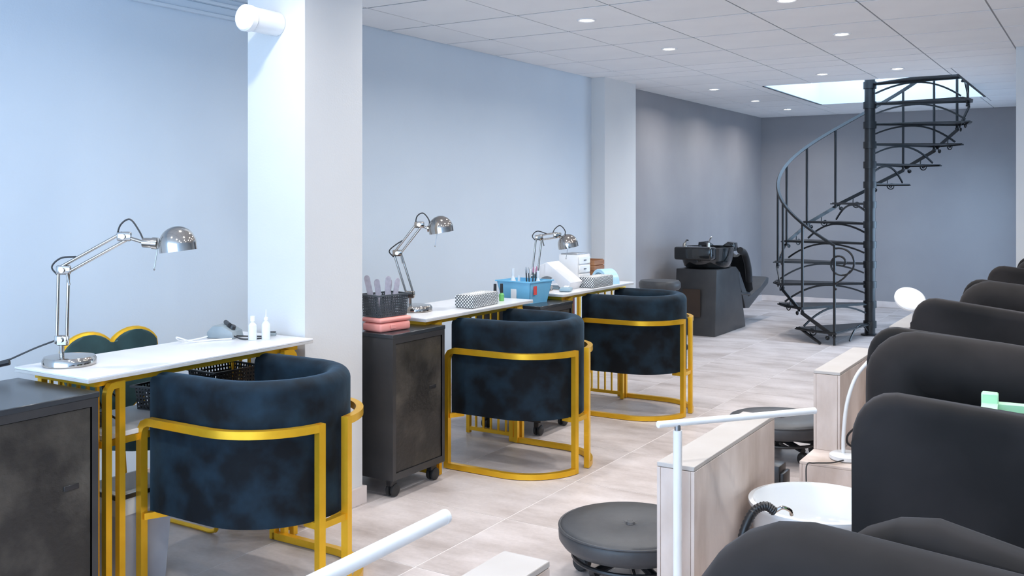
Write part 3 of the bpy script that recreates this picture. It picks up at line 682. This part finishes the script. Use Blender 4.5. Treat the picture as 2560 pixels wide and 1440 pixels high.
# ------------------------------------------------------------------ things on the far desk
t = thing('nail_dryer', 'white roof-shaped nail lamp with arched opening on the far desk', 'nail lamp', (-2.975, 5.30, .7725), R(0))
bm = new(); outl = [(-.13, 0), (-.165, .10), (-.005, .165), (.165, .045), (.14, 0), (.09, 0)] + arc(0, 0, .085, .085, 0, pi, 12)[1:-1] + [(-.09, 0)]
prism(bm, outl, -.08, .08, 'xz', .006, 2)
obj('housing', bm, 'paper', t)
bm = new(); box(bm, (-.078, -.078, .001), (.078, .078, .010), .003, 2)
obj('hand_tray', bm, 'blue_dark', t)
t = thing('foil_packet', 'loose dark packet lying before the white roof-shaped lamp', 'packet', (-2.80, 5.14, .7725), R(20))
bm = new(); cbox(bm, (0, 0, .012), (.07, .10, .022), .008, 2); obj('packet_body', bm, 'blue_dark', t)
bm = new(); cbox(bm, (.0, .02, .026), (.03, .05, .008), .003, 2); obj('packet_flap', bm, 'paper', t)
t = thing('drawer_unit', 'white mini drawer box with dark gaps at the back of far desk', 'drawer box', (-3.04, 5.70, .7725), 0)
bm = new(); box(bm, (-.07, -.09, 0), (.07, .09, .19), .004, 2); obj('carcass', bm, 'white', t)
for k in range(3):
    bm = new(); box(bm, (.0705, -.078, .012 + k * .058), (.078, .078, .062 + k * .058), .003); d = obj('drawer', bm, 'white', t)
    bm = new(); cbox(bm, (.080, 0, .037 + k * .058), (.006, .03, .006), .001); obj('knob', bm, 'blackpl', d)
bm = new(); box(bm, (-.06, -.08, .19), (.06, .08, .198), .002); obj('lid', bm, 'steel', t)
t = thing('wooden_crate', 'small brown wooden box at the far end of the far desk', 'box', (-3.03, 5.88, .7725), 0)
for k in range(4):
    for s in (0, 1):
        bm = new(); z = .004 + k * .036
        if s: box(bm, (-.085, -.075, z), (.085, -.067, z + .031), .001)
        else: box(bm, (.077, -.067, z), (.085, .075, z + .031), .001)
        obj('slat', bm, 'wood', t)
bm = new(); box(bm, (-.085, -.066, .0), (.075, .075, .004)); box(bm, (-.085, .067, .004), (.076, .075, .148)); box(bm, (-.085, -.066, .004), (-.077, .066, .148)); obj('crate_frame', bm, 'wood', t)
t = thing('arch_lamp', 'pale blue arched nail lamp at the end of far desk', 'nail lamp', (-2.85, 5.775, .7725), R(-30))
bm = new(); o_ = arc(0, 0, .10, .095, 0, pi, 16); i_ = arc(0, 0, .082, .075, 0, pi, 16); prism(bm, o_ + i_[::-1], -.05, .05, 'xz', .003, 1); obj('arch_shell', bm, 'lblue', t)
bm = new(); prism(bm, arc(0, .0, .081, .074, 0, pi, 16), .03, .045, 'xz'); obj('back_plate', bm, 'white', t)
t = thing('red_carton', 'red and white carton standing under the far desk by the wall', 'carton', (-3.10, 5.62, .0), 0)
bm = new(); box(bm, (-.06, -.08, .001), (.06, .08, .50), .003); obj('carton_body', bm, 'white', t)
bm = new(); box(bm, (-.062, -.082, .50), (.062, .082, .70), .003); obj('carton_lid', bm, 'red', t)

# ------------------------------------------------------------------ black shampoo station in the grey alcove
t = thing('shampoo_unit', 'black hair wash station with glossy basin beside the grey wall', 'wash basin', (-3.43, 8.90, 0), 0)
bm = new(); prism(bm, [(0, 0), (.92, 0), (.70, .60), (.62, .64), (.05, .64)], -.21, .21, 'yz', .012, 2); obj('pedestal', bm, 'cab', t)
bm = new(); box(bm, (-.12, -.004, .18), (.06, .0, .45)); obj('access_panel', bm, 'darkwood', t)
bm = new(); prof = [(0, .635), (.20, .635), (.235, .66), (.255, .72), (.262, .80), (.275, .845), (.262, .85), (.245, .80), (.20, .70), (0, .68)]
lathe(bm, prof, 36, (0, .36, 0), sx=.95, sy=1.18); obj('basin_bowl', bm, 'gloss', t)
bm = new(); box(bm, (-.19, -.06, .735), (.19, .10, .862), .02, 3); obj('faucet_deck', bm, 'gloss', t)
bm = new(); prism(bm, [(-.2, .80), (-.13, .80), (-.08, .815), (.08, .815), (.13, .80), (.2, .80), (.19, .88), (.12, .89), (.07, .835), (-.07, .835), (-.12, .89), (-.19, .88)], .60, .72, 'xz', .012, 2); obj('neck_rest', bm, 'gloss', t)
bm = new(); lathe(bm, [(0, .855), (.022, .855), (.020, .88), (.012, .90), (0, .90)], 14, (-.10, .0, 0)); tube(bm, [(-.10, 0, .895), (-.10, .05, .925), (-.10, .09, .92)], .007, 8); obj('faucet', bm, 'chrome', t)
bm = new(); lathe(bm, [(0, .855), (.018, .855), (.016, .90), (0, .902)], 14, (.11, .09, 0)); tube(bm, [(.11, .09, .89), (.11, .13, .935), (.11, .17, .95)], .006, 8); obj('spray_head', bm, 'chrome', t)
bm = new(); prism(bm, arc(0, 0, .2, .045, 0, 2 * pi, 20)[:-1], .70, 1.12, 'xz')
for v in bm.verts:
    z = v.co.z; v.co.z = .36 + z + (v.co.y - .7) * -.1
obj('chair_seat', bm, 'leather', t)
bm = new(); prism(bm, [(.70, .60), (.80, .58), (1.06, .27), (1.50, .37), (1.72, .46), (1.79, .45), (1.77, .38), (1.10, .17), (.98, .18)], -.19, .19, 'yz', .015, 2); obj('chair_frame', bm, 'leather', t)
t2 = thing('draped_towel', 'black towel draped over the side of the hair wash station', 'towel', (-3.43, 8.90, 0), 0)
bm = new(); rows = []
for i in range(9):
    u = i / 8; row = []
    for j in range(13):
        v = j / 12; y = .735 + .40 * u + .02 * sin(v * 9 + u * 3) + .10 * v * (1 - u); z = .76 + .10 * sin(u * 2.2) - .46 * u * u - .03 * v + .022 * sin(v * 22 + u * 4)
        row.append(bm.verts.new((-.20 + .42 * v, y, z)))
    rows.append(row)
for i in range(8):
    for j in range(12): bm.faces.new((rows[i][j], rows[i][j + 1], rows[i + 1][j + 1], rows[i + 1][j]))
bmesh.ops.solidify(bm, geom=bm.faces[:], thickness=.025); obj('towel_sheet', bm, 'cloth', t2, ang=60)
bm = new(); tube(bm, spline([(.2, .76, .80), (.215, .86, .76), (.22, .96, .62), (.215, 1.02, .46)], 5), .035, 10, scales=None); obj('rolled_edge', bm, 'cloth', t2)
t = thing('round_stool', 'black round stool left of the hair wash station, behind the far tub chair', 'stool', (-3.40, 7.98, 0), 0)
bm = new(); lathe(bm, [(0, .525), (.17, .525), (.185, .545), (.185, .585), (.17, .605), (0, .61)], 32); obj('seat', bm, 'leather', t)
bm = new(); lathe(bm, [(0, .12), (.022, .12), (.022, .525), (0, .525)], 14); obj('column', bm, 'steel', t)
for k in range(5):
    a = 2 * pi * k / 5; bm = new(); tube(bm, [(0, 0, .12), (.24 * cos(a), .24 * sin(a), .065)], .014, 8); lg = obj('leg', bm, 'blackpl', t)
    bm = new(); lathe(bm, [(0, -.012), (.028, -.012), (.03, 0), (.028, .012), (0, .012)], 14, (.24 * cos(a), .24 * sin(a), .031), axis=(-sin(a), cos(a), 0)); obj('caster', bm, 'rubber', lg)

# ------------------------------------------------------------------ spiral staircase
SX, SY = -1.985, 9.82
near = Vector((-SX, -SY, 0)).normalized(); left = Vector((near.y, -near.x, 0))
ST = thing('spiral_staircase', 'black wrought iron spiral staircase rising through the ceiling opening', 'staircase', (SX, SY, 0), 0)
A0, DA, Z0, DZ, NT = 20.4, 22.7, .125, .1937, 13
def pol(a, r, z):
    a = R(a); d = near * cos(a) + left * sin(a); return Vector((d.x * r, d.y * r, z))
bm = new(); lathe(bm, [(0, .0), (.085, .0), (.085, .012), (.05, .02), (.05, 2.95), (0, 2.95)], 24); obj('pole', bm, 'iron', ST)
RO = .865
for k in range(NT):
    a, z = A0 + DA * k, Z0 + DZ * k
    bm = new(); lathe(bm, [(.051, -.05), (.062, -.05), (.062, .016), (.051, .016)], 20, (0, 0, z)); obj('collar', bm, 'iron', ST)
    bm = new(); pl = [pol(a - 4, .055, 0), pol(a - 1.5, RO + .03, 0), pol(a + 13, RO + .035, 0), pol(a + 27, RO + .02, 0), pol(a + 40, .055, 0)]
    prism(bm, [(p.x, p.y) for p in pl], z - .008, z, 'xy'); sqtube(bm, [p + Vector((0, 0, z - .014)) for p in pl[:4]], .012, .03, n0=(0, 0, 1)); obj('tread', bm, 'iron', ST)
    if k > 0:
        bm = new(); pts = []
        zo, zi, zt = z - DZ + .015, z - .10, z - .022
        for i in range(21):
            u = i / 20; r = .055 + (RO - .075) * u; f = 1 - (abs(u - .47) / (.53 if u > .47 else .47)) ** 2.0
            zb = zi if u < .47 else zo
            pts.append(pol(a, r, zb + (zt - zb) * f))
        sqtube(bm, pts, .016, .012); obj('arch_bracket', bm, 'iron', ST)
    bm = new(); p = pol(a, RO, 0); zt_ = min(z + .775, 2.95)
    tube(bm, [(p.x, p.y, z - .05), (p.x, p.y, zt_)], .0125, 8); lathe(bm, [(0, 0), (.018, .006), (.018, .02), (0, .026)], 10, (p.x, p.y, z - .06)); obj('baluster', bm, 'iron', ST)
    if k < NT - 1:
        p1, p2 = pol(a + 1, RO + .015, z - .03), pol(a + DA, RO + .015, z + DZ - .05)
        bm = new(); sqtube(bm, [p1, p2], .034, .008, n0=(0, 0, 1)); sg = obj('stringer', bm, 'iron', ST)
        d = (p2 - p1); dh = Vector((d.x, d.y, 0)).normalized()
        for (f, s) in ((.10, .5), (.52, 1.0)):
            c0 = p1 + d * f + Vector((0, 0, -.017)); pts = []
            for i in range(26):
                th = i / 25 * 3.6 * pi; rr_ = s * .042 * (1 - i / 25 * .86)
                cc = c0 + dh * .035 * s + Vector((0, 0, -.062 * s))
                pts.append(cc + (dh * -cos(th * .9 - .5) + Vector((0, 0, 1)) * -sin(th * .9 - .5)) * rr_)
            bm = new(); tube(bm, [c0] + pts, .0055, 6); obj('scroll', bm, 'iron', sg)
bm = new(); tube(bm, [pol(46, RO, .12), pol(28, RO + .04, .012)], .014, 8); tube(bm, [pol(A0, RO, Z0), pol(A0, RO, 0.002)], .0125, 8); obj('foot_brace', bm, 'iron', ST)
bm = new(); pts = []
for i in range(13): u = i / 12; pts.append(pol(A0 - 2, .06 + .5 * u, .01 + .10 * (1 - (2 * u - 1) ** 2) + (.03 * (1 - u))))
tube(bm, pts, .008, 8); obj('arch_bracket', bm, 'iron', ST)
bm = new(); pts = [pol(A0 + DA * k / 4, RO, Z0 + DZ * k / 4 + .78) for k in range(0, 4 * 9)]
sqtube(bm, pts, .020, .030, n0=(0, 0, 1)); obj('handrail', bm, 'iron', ST)
e0 = pol(A0, RO, Z0 + .78); tg = (pol(A0 - 6, RO, 0) - pol(A0, RO, 0)).normalized(); pts = [e0]
cc = e0 + tg * .055 + Vector((0, 0, -.16))
for i in range(40):
    u = i / 39; th = R(110) - u * 3.0 * pi; r_ = .125 * (1 - u) ** .8 + .018
    pts.append(cc + tg * cos(th) * r_ + Vector((0, 0, sin(th) * r_)))
bm = new(); tube(bm, pts, .009, 8); obj('handrail_volute', bm, 'iron', ST)
bm = new(); tube(bm, spline([cc + tg * .09 + Vector((0, 0, -.06)), cc + tg * .03 + Vector((0, 0, -.13)), e0 + Vector((0, 0, -.36)), e0 + tg * .02 + Vector((0, 0, -.40))], 5), .008, 8); obj('volute_stay', bm, 'iron', ST)

# ------------------------------------------------------------------ tiled half walls and steps of the pedicure stations
STZ = .189
def half_wall(label, y0, y1, z0):
    t = thing('half_wall', label, 'half wall', (-1.095, y0, 0), 0, 'tiled half walls'); L = y1 - y0
    w, ht = .059, .534
    bm = new(); box(bm, (-w + .0115, .012, z0), (w - .0115, L - .012, ht - .0005)); obj('core', bm, 'grout', t)
    for nm, lo, hi in (('tile', (w - .011, 0, z0), (w, L, ht)), ('tile', (-w, 0, z0), (-w + .011, L, ht)), ('tile', (-w + .012, 0, z0), (w - .012, .0115, ht)), ('tile', (-w + .012, L - .0115, z0), (w - .012, L, ht))):
        bm = new(); box(bm, lo, hi, .001); obj(nm, bm, 'stone', t)
    bm = new(); box(bm, (-w, 0, ht + .0015), (w, L, .549), .0015); obj('cap_tile', bm, 'cap', t)
    return t
HW = ((.85, 1.829, 'pale tiled half wall cut by the bottom edge of the picture'), (2.687, 3.484, 'pale tiled half wall behind the white T-shaped lamp post'),
      (4.486, 5.29, 'pale tiled half wall on a step behind the curved white lamp stem'), (6.267, 7.07, 'farthest pale tiled half wall behind the white round lamp head'))
for k, (y0, y1, lab) in enumerate(HW):
    half_wall(lab, y0, y1, STZ + .0005)
    t = thing('tiled_step', 'low tiled step carrying the ' + ('bottom-edge half wall', 'half wall behind the T-shaped lamp', 'half wall with curved white lamp', 'farthest half wall')[k], 'step', (-1.154, y0 - .237, 0), 0, 'tiled steps')
    L = y1 - y0 + .237
    bm = new(); box(bm, (.012, .012, .001), (.535, L - .012, STZ - .013)); obj('core', bm, 'grout', t)
    bm = new(); box(bm, (0, 0, STZ - .012), (.54, L, STZ), .0015); obj('tread_tile', bm, 'stone', t)
    bm = new(); box(bm, (.012, 0, .001), (.54, .011, STZ - .0125), .001); obj('riser_tile', bm, 'stone', t)
    bm = new(); box(bm, (0, .0, .001), (.011, L, STZ - .0125), .001); obj('riser_tile', bm, 'stone', t)
t = thing('platform', 'long low tiled platform under the black armchairs', 'platform', (-.61, .2, 0), 0)
bm = new(); box(bm, (0, 0, .001), (1.6, 7.2, .115)); obj('platform_block', bm, 'stone', t)

# ------------------------------------------------------------------ black velvet pedicure armchairs
def armchair(label, loc, rz, pb=0.0):
    t = thing('velvet_armchair', label, 'armchair', loc, rz, 'black velvet pedicure armchairs')
    H = .859
    def drop(x): return -.13 * (x + .32)            # the arms fall gently towards the back
    bm = new(); box(bm, (-.28, -.44, .001), (.50, .44, .30), .02, 2); obj('plinth', bm, 'black_velvet', t)
    bm = new(); box(bm, (-.36, -.345, .30), (.44, .345, .47), .045, 4); obj('seat', bm, 'black_velvet', t, ang=60)
    for s in (-1, 1):
        yo, yi = s * .53, s * .455
        out = [(-.425 + pb * .6, .05), (.52, .05), (.52, H - .11), (.3, H + drop(.3)), (0, H + drop(0)), (-.345 + pb, H)] + [(-.35 + pb - (.075 + pb * .4) * sin(R(15 * i)), H - .09 - pb * .4 + (.09 + pb * .4) * cos(R(15 * i))) for i in range(1, 7)]
        bm = new(); prism(bm, out, min(yo, yi), max(yo, yi), 'xz', .026, 4); obj('arm_panel', bm, 'black_velvet', t, ang=70)
        path = [(-.33, .08), (-.335, .40), (-.335, H - .16)] + [(-.295 - .04 * cos(R(a)), H - .13 + .04 * sin(R(a))) for a in range(10, 91, 16)]
        path += [(x, H - .090 - .13 * (x + .235)) for x in (-.1, .1, .3, .5)]
        dz_ = -.035 if s < 0 else 0
        bm = new(); sweep(bm, [(x, s * .405, z + dz_) for x, z in path], ngon_sect(.088, 22, .092), n0=(0, 1, 0)); obj('arm_roll', bm, 'black_velvet', t, ang=70)
        inn = [(-.24, .42), (.42, .42), (.42, H - .26)] + [(-.13, H - .195)] + [(-.15 - .10 * sin(R(15 * i)), H - .295 + .10 * cos(R(15 * i))) for i in range(1, 7)]
        bm = new(); yy = sorted((s * .37, s * .325)); prism(bm, inn, yy[0], yy[1], 'xz', .012, 3); ip = obj('inner_panel', bm, 'black_velvet', t, ang=60)
        bm = new(); tube(bm, [(x, s * .328, z) for x, z in inn], .006, 8, closed=True); obj('piping', bm, 'black_velvet', ip)
    bm = new(); prism(bm, [(.34, .30), (.54, .30), (.66, .92), (.63, .98), (.54, .98), (.47, .93)], -.43, .43, 'xz', .04, 4); obj('backrest', bm, 'black_velvet', t, ang=60)
    return t
PZ = .116
def place_arm(label, frontx, fronty, rz, first=[None]):
    # frontx, fronty: front top end of the near arm
    off = Matrix.Rotation(rz, 3, 'Z') @ Vector((-.345, -.495, 0))
    loc = (frontx - off.x, fronty - off.y, PZ + .0005)
    if first[0] is None: first[0] = armchair(label, loc, rz); return first[0]
    return dup(first[0], loc, rz, label)
place_arm('black velvet armchair with green crate on its seat', -.335, 1.90, R(10))
place_arm('black velvet armchair behind the one holding the green crate', -.535, 3.775, R(-3))
place_arm('farthest black velvet armchair at the right picture edge', -.48, 5.76, R(-4))
armchair('nearest black velvet armchair in the bottom right corner', (.03, .675, PZ + .0045), R(2), .17)

# green crate on an armchair seat
t = thing('green_crate', 'green plastic crate on the seat of a black armchair', 'crate', (-.05, 2.40, PZ + .4745), R(4))
bm = new(); w_, d_, hh = .18, .11, .265
for lo, hi in (((-w_, -d_, 0), (w_, -d_ + .012, hh)), ((-w_, d_ - .012, 0), (w_, d_, hh)), ((-w_, -d_, 0), (-w_ + .012, d_, hh)), ((w_ - .012, -d_, 0), (w_, d_, hh)), ((-w_, -d_, 0), (w_, d_, .012))): box(bm, lo, hi, .002)
obj('crate_walls', bm, 'greend', t)
bm = new(); sqtube(bm, [(-w_, -d_, hh), (w_, -d_, hh), (w_, d_, hh), (-w_, d_, hh)], .016, .034, closed=True, n0=(0, 0, 1)); obj('rim', bm, 'green', t)
for sx in (-1, 1):
    for sy in (-1, 1):
        bm = new(); cbox(bm, (sx * w_, sy * d_, hh + .008), (.036, .03, .045), .003); obj('corner_post', bm, 'green', t)

# ------------------------------------------------------------------ low black stools
def low_stool(label, loc, rz, seatz=.20, r=.25):
    t = thing('pedicure_stool', label, 'stool', loc, rz, 'low black pedicure stools')
    z1 = seatz
    prof = [(0, z1 - .075), (r * .80, z1 - .075), (r * .94, z1 - .066), (r, z1 - .045), (r * 1.005, z1 - .02), (r * .985, z1 - .004), (r * .93, z1 + .006), (r * .6, z1 + .011), (r * .2, z1 + .008), (r * .06, z1 + .001), (0, z1)]
    bm = new(); lathe(bm, prof, 48); se = obj('seat', bm, 'leather', t, ang=60)
    bm = new(); tube(bm, [(r * .992 * cos(a), r * .992 * sin(a), z1 - .004) for a in [2 * pi * i / 48 for i in range(48)]], .0045, 8, closed=True); obj('piping', bm, 'leather', se)
    bm = new(); lathe(bm, [(0, z1 + .001), (.017, z1 + .002), (.012, z1 + .009), (0, z1 + .011)], 16); obj('button', bm, 'leather', se)
    for k in range(12):
        a = 2 * pi * k / 12 + .1; bm = new(); tube(bm, [(.018 * cos(a), .018 * sin(a), z1 + .0015), (.034 * cos(a), .034 * sin(a), z1 + .0035), (.05 * cos(a), .05 * sin(a), z1 + .006)], .0022, 6, scales=[1, .8, .2]); obj('pleat', bm, 'leather', se)
    bm = new(); lathe(bm, [(0, .085), (.024, .085), (.024, z1 - .075), (0, z1 - .075)], 16); obj('column', bm, 'steel', t)
    bm = new(); tube(bm, [(r * .80 * cos(a), r * .80 * sin(a), z1 - .105) for a in [2 * pi * i / 40 for i in range(40)]], .008, 8, closed=True); fr = obj('foot_ring', bm, 'blackpl', t)
    for k in range(3):
        a = 2 * pi * k / 3 + .4; bm = new(); tube(bm, [(r * .8 * cos(a), r * .8 * sin(a), z1 - .105), (.02 * cos(a), .02 * sin(a), z1 - .13)], .007, 8); obj('spoke', bm, 'blackpl', fr)
    for k in range(5):
        a = 2 * pi * k / 5; bm = new(); tube(bm, [(0, 0, .10), (.19 * cos(a), .19 * sin(a), .072)], .015, 8); lg = obj('leg', bm, 'blackpl', t)
        bm = new(); cx_, cy_ = .19 * cos(a), .19 * sin(a); lathe(bm, [(0, -.02), (.024, -.02), (.031, -.014), (.031, .014), (.024, .02), (0, .02)], 18, (cx_, cy_, .032), axis=(-sin(a), cos(a), 0)); obj('caster', bm, 'rubber', lg)
    return t
S1 = low_stool('low round black stool with tufted button, in front of the nearest whole half wall', (-1.422, 3.08, 0), R(36))
dup(S1, (-1.456, 4.98, 0), R(36), 'low round black stool between two half walls, behind the white bar lamp')

# ------------------------------------------------------------------ white foot bowl, its hose, black box
t = thing('foot_basin', 'large white round foot basin beside the tiled half wall', 'foot basin', (-.80, 3.17, STZ + .001), 0)
bm = new(); lathe(bm, [(0, 0), (.16, 0), (.19, .02), (.205, .07), (.211, .150), (.220, .157), (.220, .168), (.206, .170), (.198, .158), (.188, .07), (.165, .03), (0, .025)], 56); obj('bowl_shell', bm, 'bowl', t, ang=60)
bm = new(); lathe(bm, [(0, .0255), (.022, .0265), (.02, .031), (0, .031)], 18); obj('drain', bm, 'chrome', t)
t = thing('shower_hose', 'black ribbed hose with chrome tip hooked over the foot basin rim', 'hose', (-.945, 2.905, STZ + .001), 0)
bm = new(); hp_ = spline([(.0, -.05, .014), (-.01, -.05, .07), (.0, -.035, .14), (.02, -.01, .19), (.05, .01, .207), (.075, .025, .19)], 10)
tube(bm, hp_, .013, 10, scales=[1.0 + (.16 if i % 2 else 0) for i in range(len(hp_))]); obj('hose_tube', bm, 'blackpl', t)
bm = new(); tube(bm, spline([(.075, .025, .191), (.095, .035, .203), (.115, .045, .195), (.12, .05, .18)], 5), .006, 8); obj('hose_tip', bm, 'chrome', t)
t = thing('black_canister', 'small black box on the floor behind the half wall', 'box', (-1.235, 4.30, 0), 0)
bm = new(); box(bm, (-.08, -.05, .001), (-.006, .05, .15), .006, 2); obj('box_body', bm, 'blackpl', t)
bm = new(); box(bm, (-.005, -.05, .001), (.012, .05, .12), .004, 2); obj('box_lid', bm, 'blackpl', t)

# ------------------------------------------------------------------ white lamps at the pedicure stations
def bar_lamp(label, a, b, post, rad, prad):
    t = thing('bar_lamp', label, 'lamp', (post[0], post[1], STZ + .0005), 0, 'white bar lamps')
    o = Vector((post[0], post[1], STZ)); a, b = Vector(a) - o, Vector(b) - o; d = (b - a).normalized()
    bm = new(); tube(bm, [a + d * .004, b - d * .004], rad, 20); obj('light_bar', bm, 'tube', t)
    for p, s in ((a, 1), (b, -1)):
        bm = new(); lathe(bm, [(0, 0), (rad * .85, 0), (rad * 1.03, .002), (rad * 1.03, .010), (0, .010)], 20, p, axis=d * s); obj('end_cap', bm, 'white', t)
    pz = post[2] - STZ
    bm = new(); tube(bm, [(0, 0, .02), (0, 0, pz - .022)], prad, 18); obj('post', bm, 'tube', t)
    bm = new(); tube(bm, [(0, 0, pz - .022), (0, 0, pz - rad * .5)], prad * .7, 14); obj('swivel', bm, 'steel', t)
    bm = new(); lathe(bm, [(0, .001), (.029, .001), (.032, .004), (.029, .012), (.016, .022), (0, .022)], 32); obj('foot', bm, 'tube', t)
    return t
d_ = Vector((.372, .469, 0)).normalized()
pp = Vector((-1.072, 2.648, 0)); aa = pp - d_ * .066; bb_ = pp + d_ * .482
BLP = bar_lamp('white T-shaped bar lamp on a slim post, before the tiled half wall', (aa.x, aa.y, .682), (bb_.x, bb_.y, .682), (pp.x, pp.y, .682), .0100, .0128)
bar_lamp('white bar lamp whose tube enters from the bottom edge of the picture', (-.955, 1.330, .80), (-.945, .75, .80), (-.947, .88, .80), .0125, .0132)

def ring_lamp(label, base, stem, head, axis, hr, cable=None):
    t = thing('disc_lamp', label, 'lamp', base, 0, 'white disc lamps')
    bm = new(); lathe(bm, [(0, 0), (.068, 0), (.072, .004), (.072, .018), (.064, .024), (0, .026)], 36); obj('lamp_base', bm, 'tube', t)
    bm = new(); tube(bm, spline(stem, 8), .0085, 12); obj('stem', bm, 'tube', t)
    bm = new(); lathe(bm, [(0, -.012), (hr * .92, -.012), (hr, -.006), (hr, .006), (hr * .92, .012), (0, .012)], 40, head, axis=axis); obj('lamp_head', bm, 'white', t)
    if cable:
        bm = new(); tube(bm, spline(cable, 8), .003, 6); obj('cable', bm, 'rubber', t)
    return t
b1 = Vector((-.985, 4.385, STZ + .0015))
def ru(u, y, z): return RT * u - FW * y + Vector((0, 0, z))
ring_lamp('white lamp with curved stem on the step, its head hidden behind an armchair', b1, [ru(-.014, 0, .02), ru(-.012, 0, .12), ru(.004, 0, .25), ru(.045, 0, .365), ru(.112, 0, .445)], ru(.185, 0, .462), (.3, -.2, .93), .085,
          [ru(-.02, .055, .012), ru(-.09, .085, .006), ru(-.17, .09, .006), ru(-.205, .10, .0), ru(-.215, .125, -.08), ru(-.218, .13, -.18)])
b2 = Vector((-.97, 6.19, STZ + .0015))
ring_lamp('white lamp with tilted oval disc head standing past the black armchairs', b2, [(0, 0, .02), (.005, 0, .12), (.0, .0, .24), (-.015, .0, .38), (-.04, -.01, .50)], (-.048, -.015, .54), (.32, -.62, .72), .090)
# hand shower leaning by the half wall
t = thing('hand_shower', 'white hand shower with black hose leaning on the half wall', 'hand shower', (-.99, 4.56, STZ), 0)
bm = new(); tube(bm, [(-.0, .02, .10), (.03, .03, .16), (.105, .06, .30), (.115, .065, .32)], .014, 12, scales=[.8, 1, 1, .8]); obj('handle', bm, 'white', t)
bm = new(); tube(bm, spline([(-.0, .02, .10), (-.03, .0, .06), (-.02, -.0, .02), (.06, .02, .005), (.14, .05, .06)], 6), .005, 8); tube(bm, [(.012, .0, .145), (.035, .005, .125), (.05, .02, .15), (.03, .04, .18)], .005, 8); obj('hose', bm, 'rubber', t)
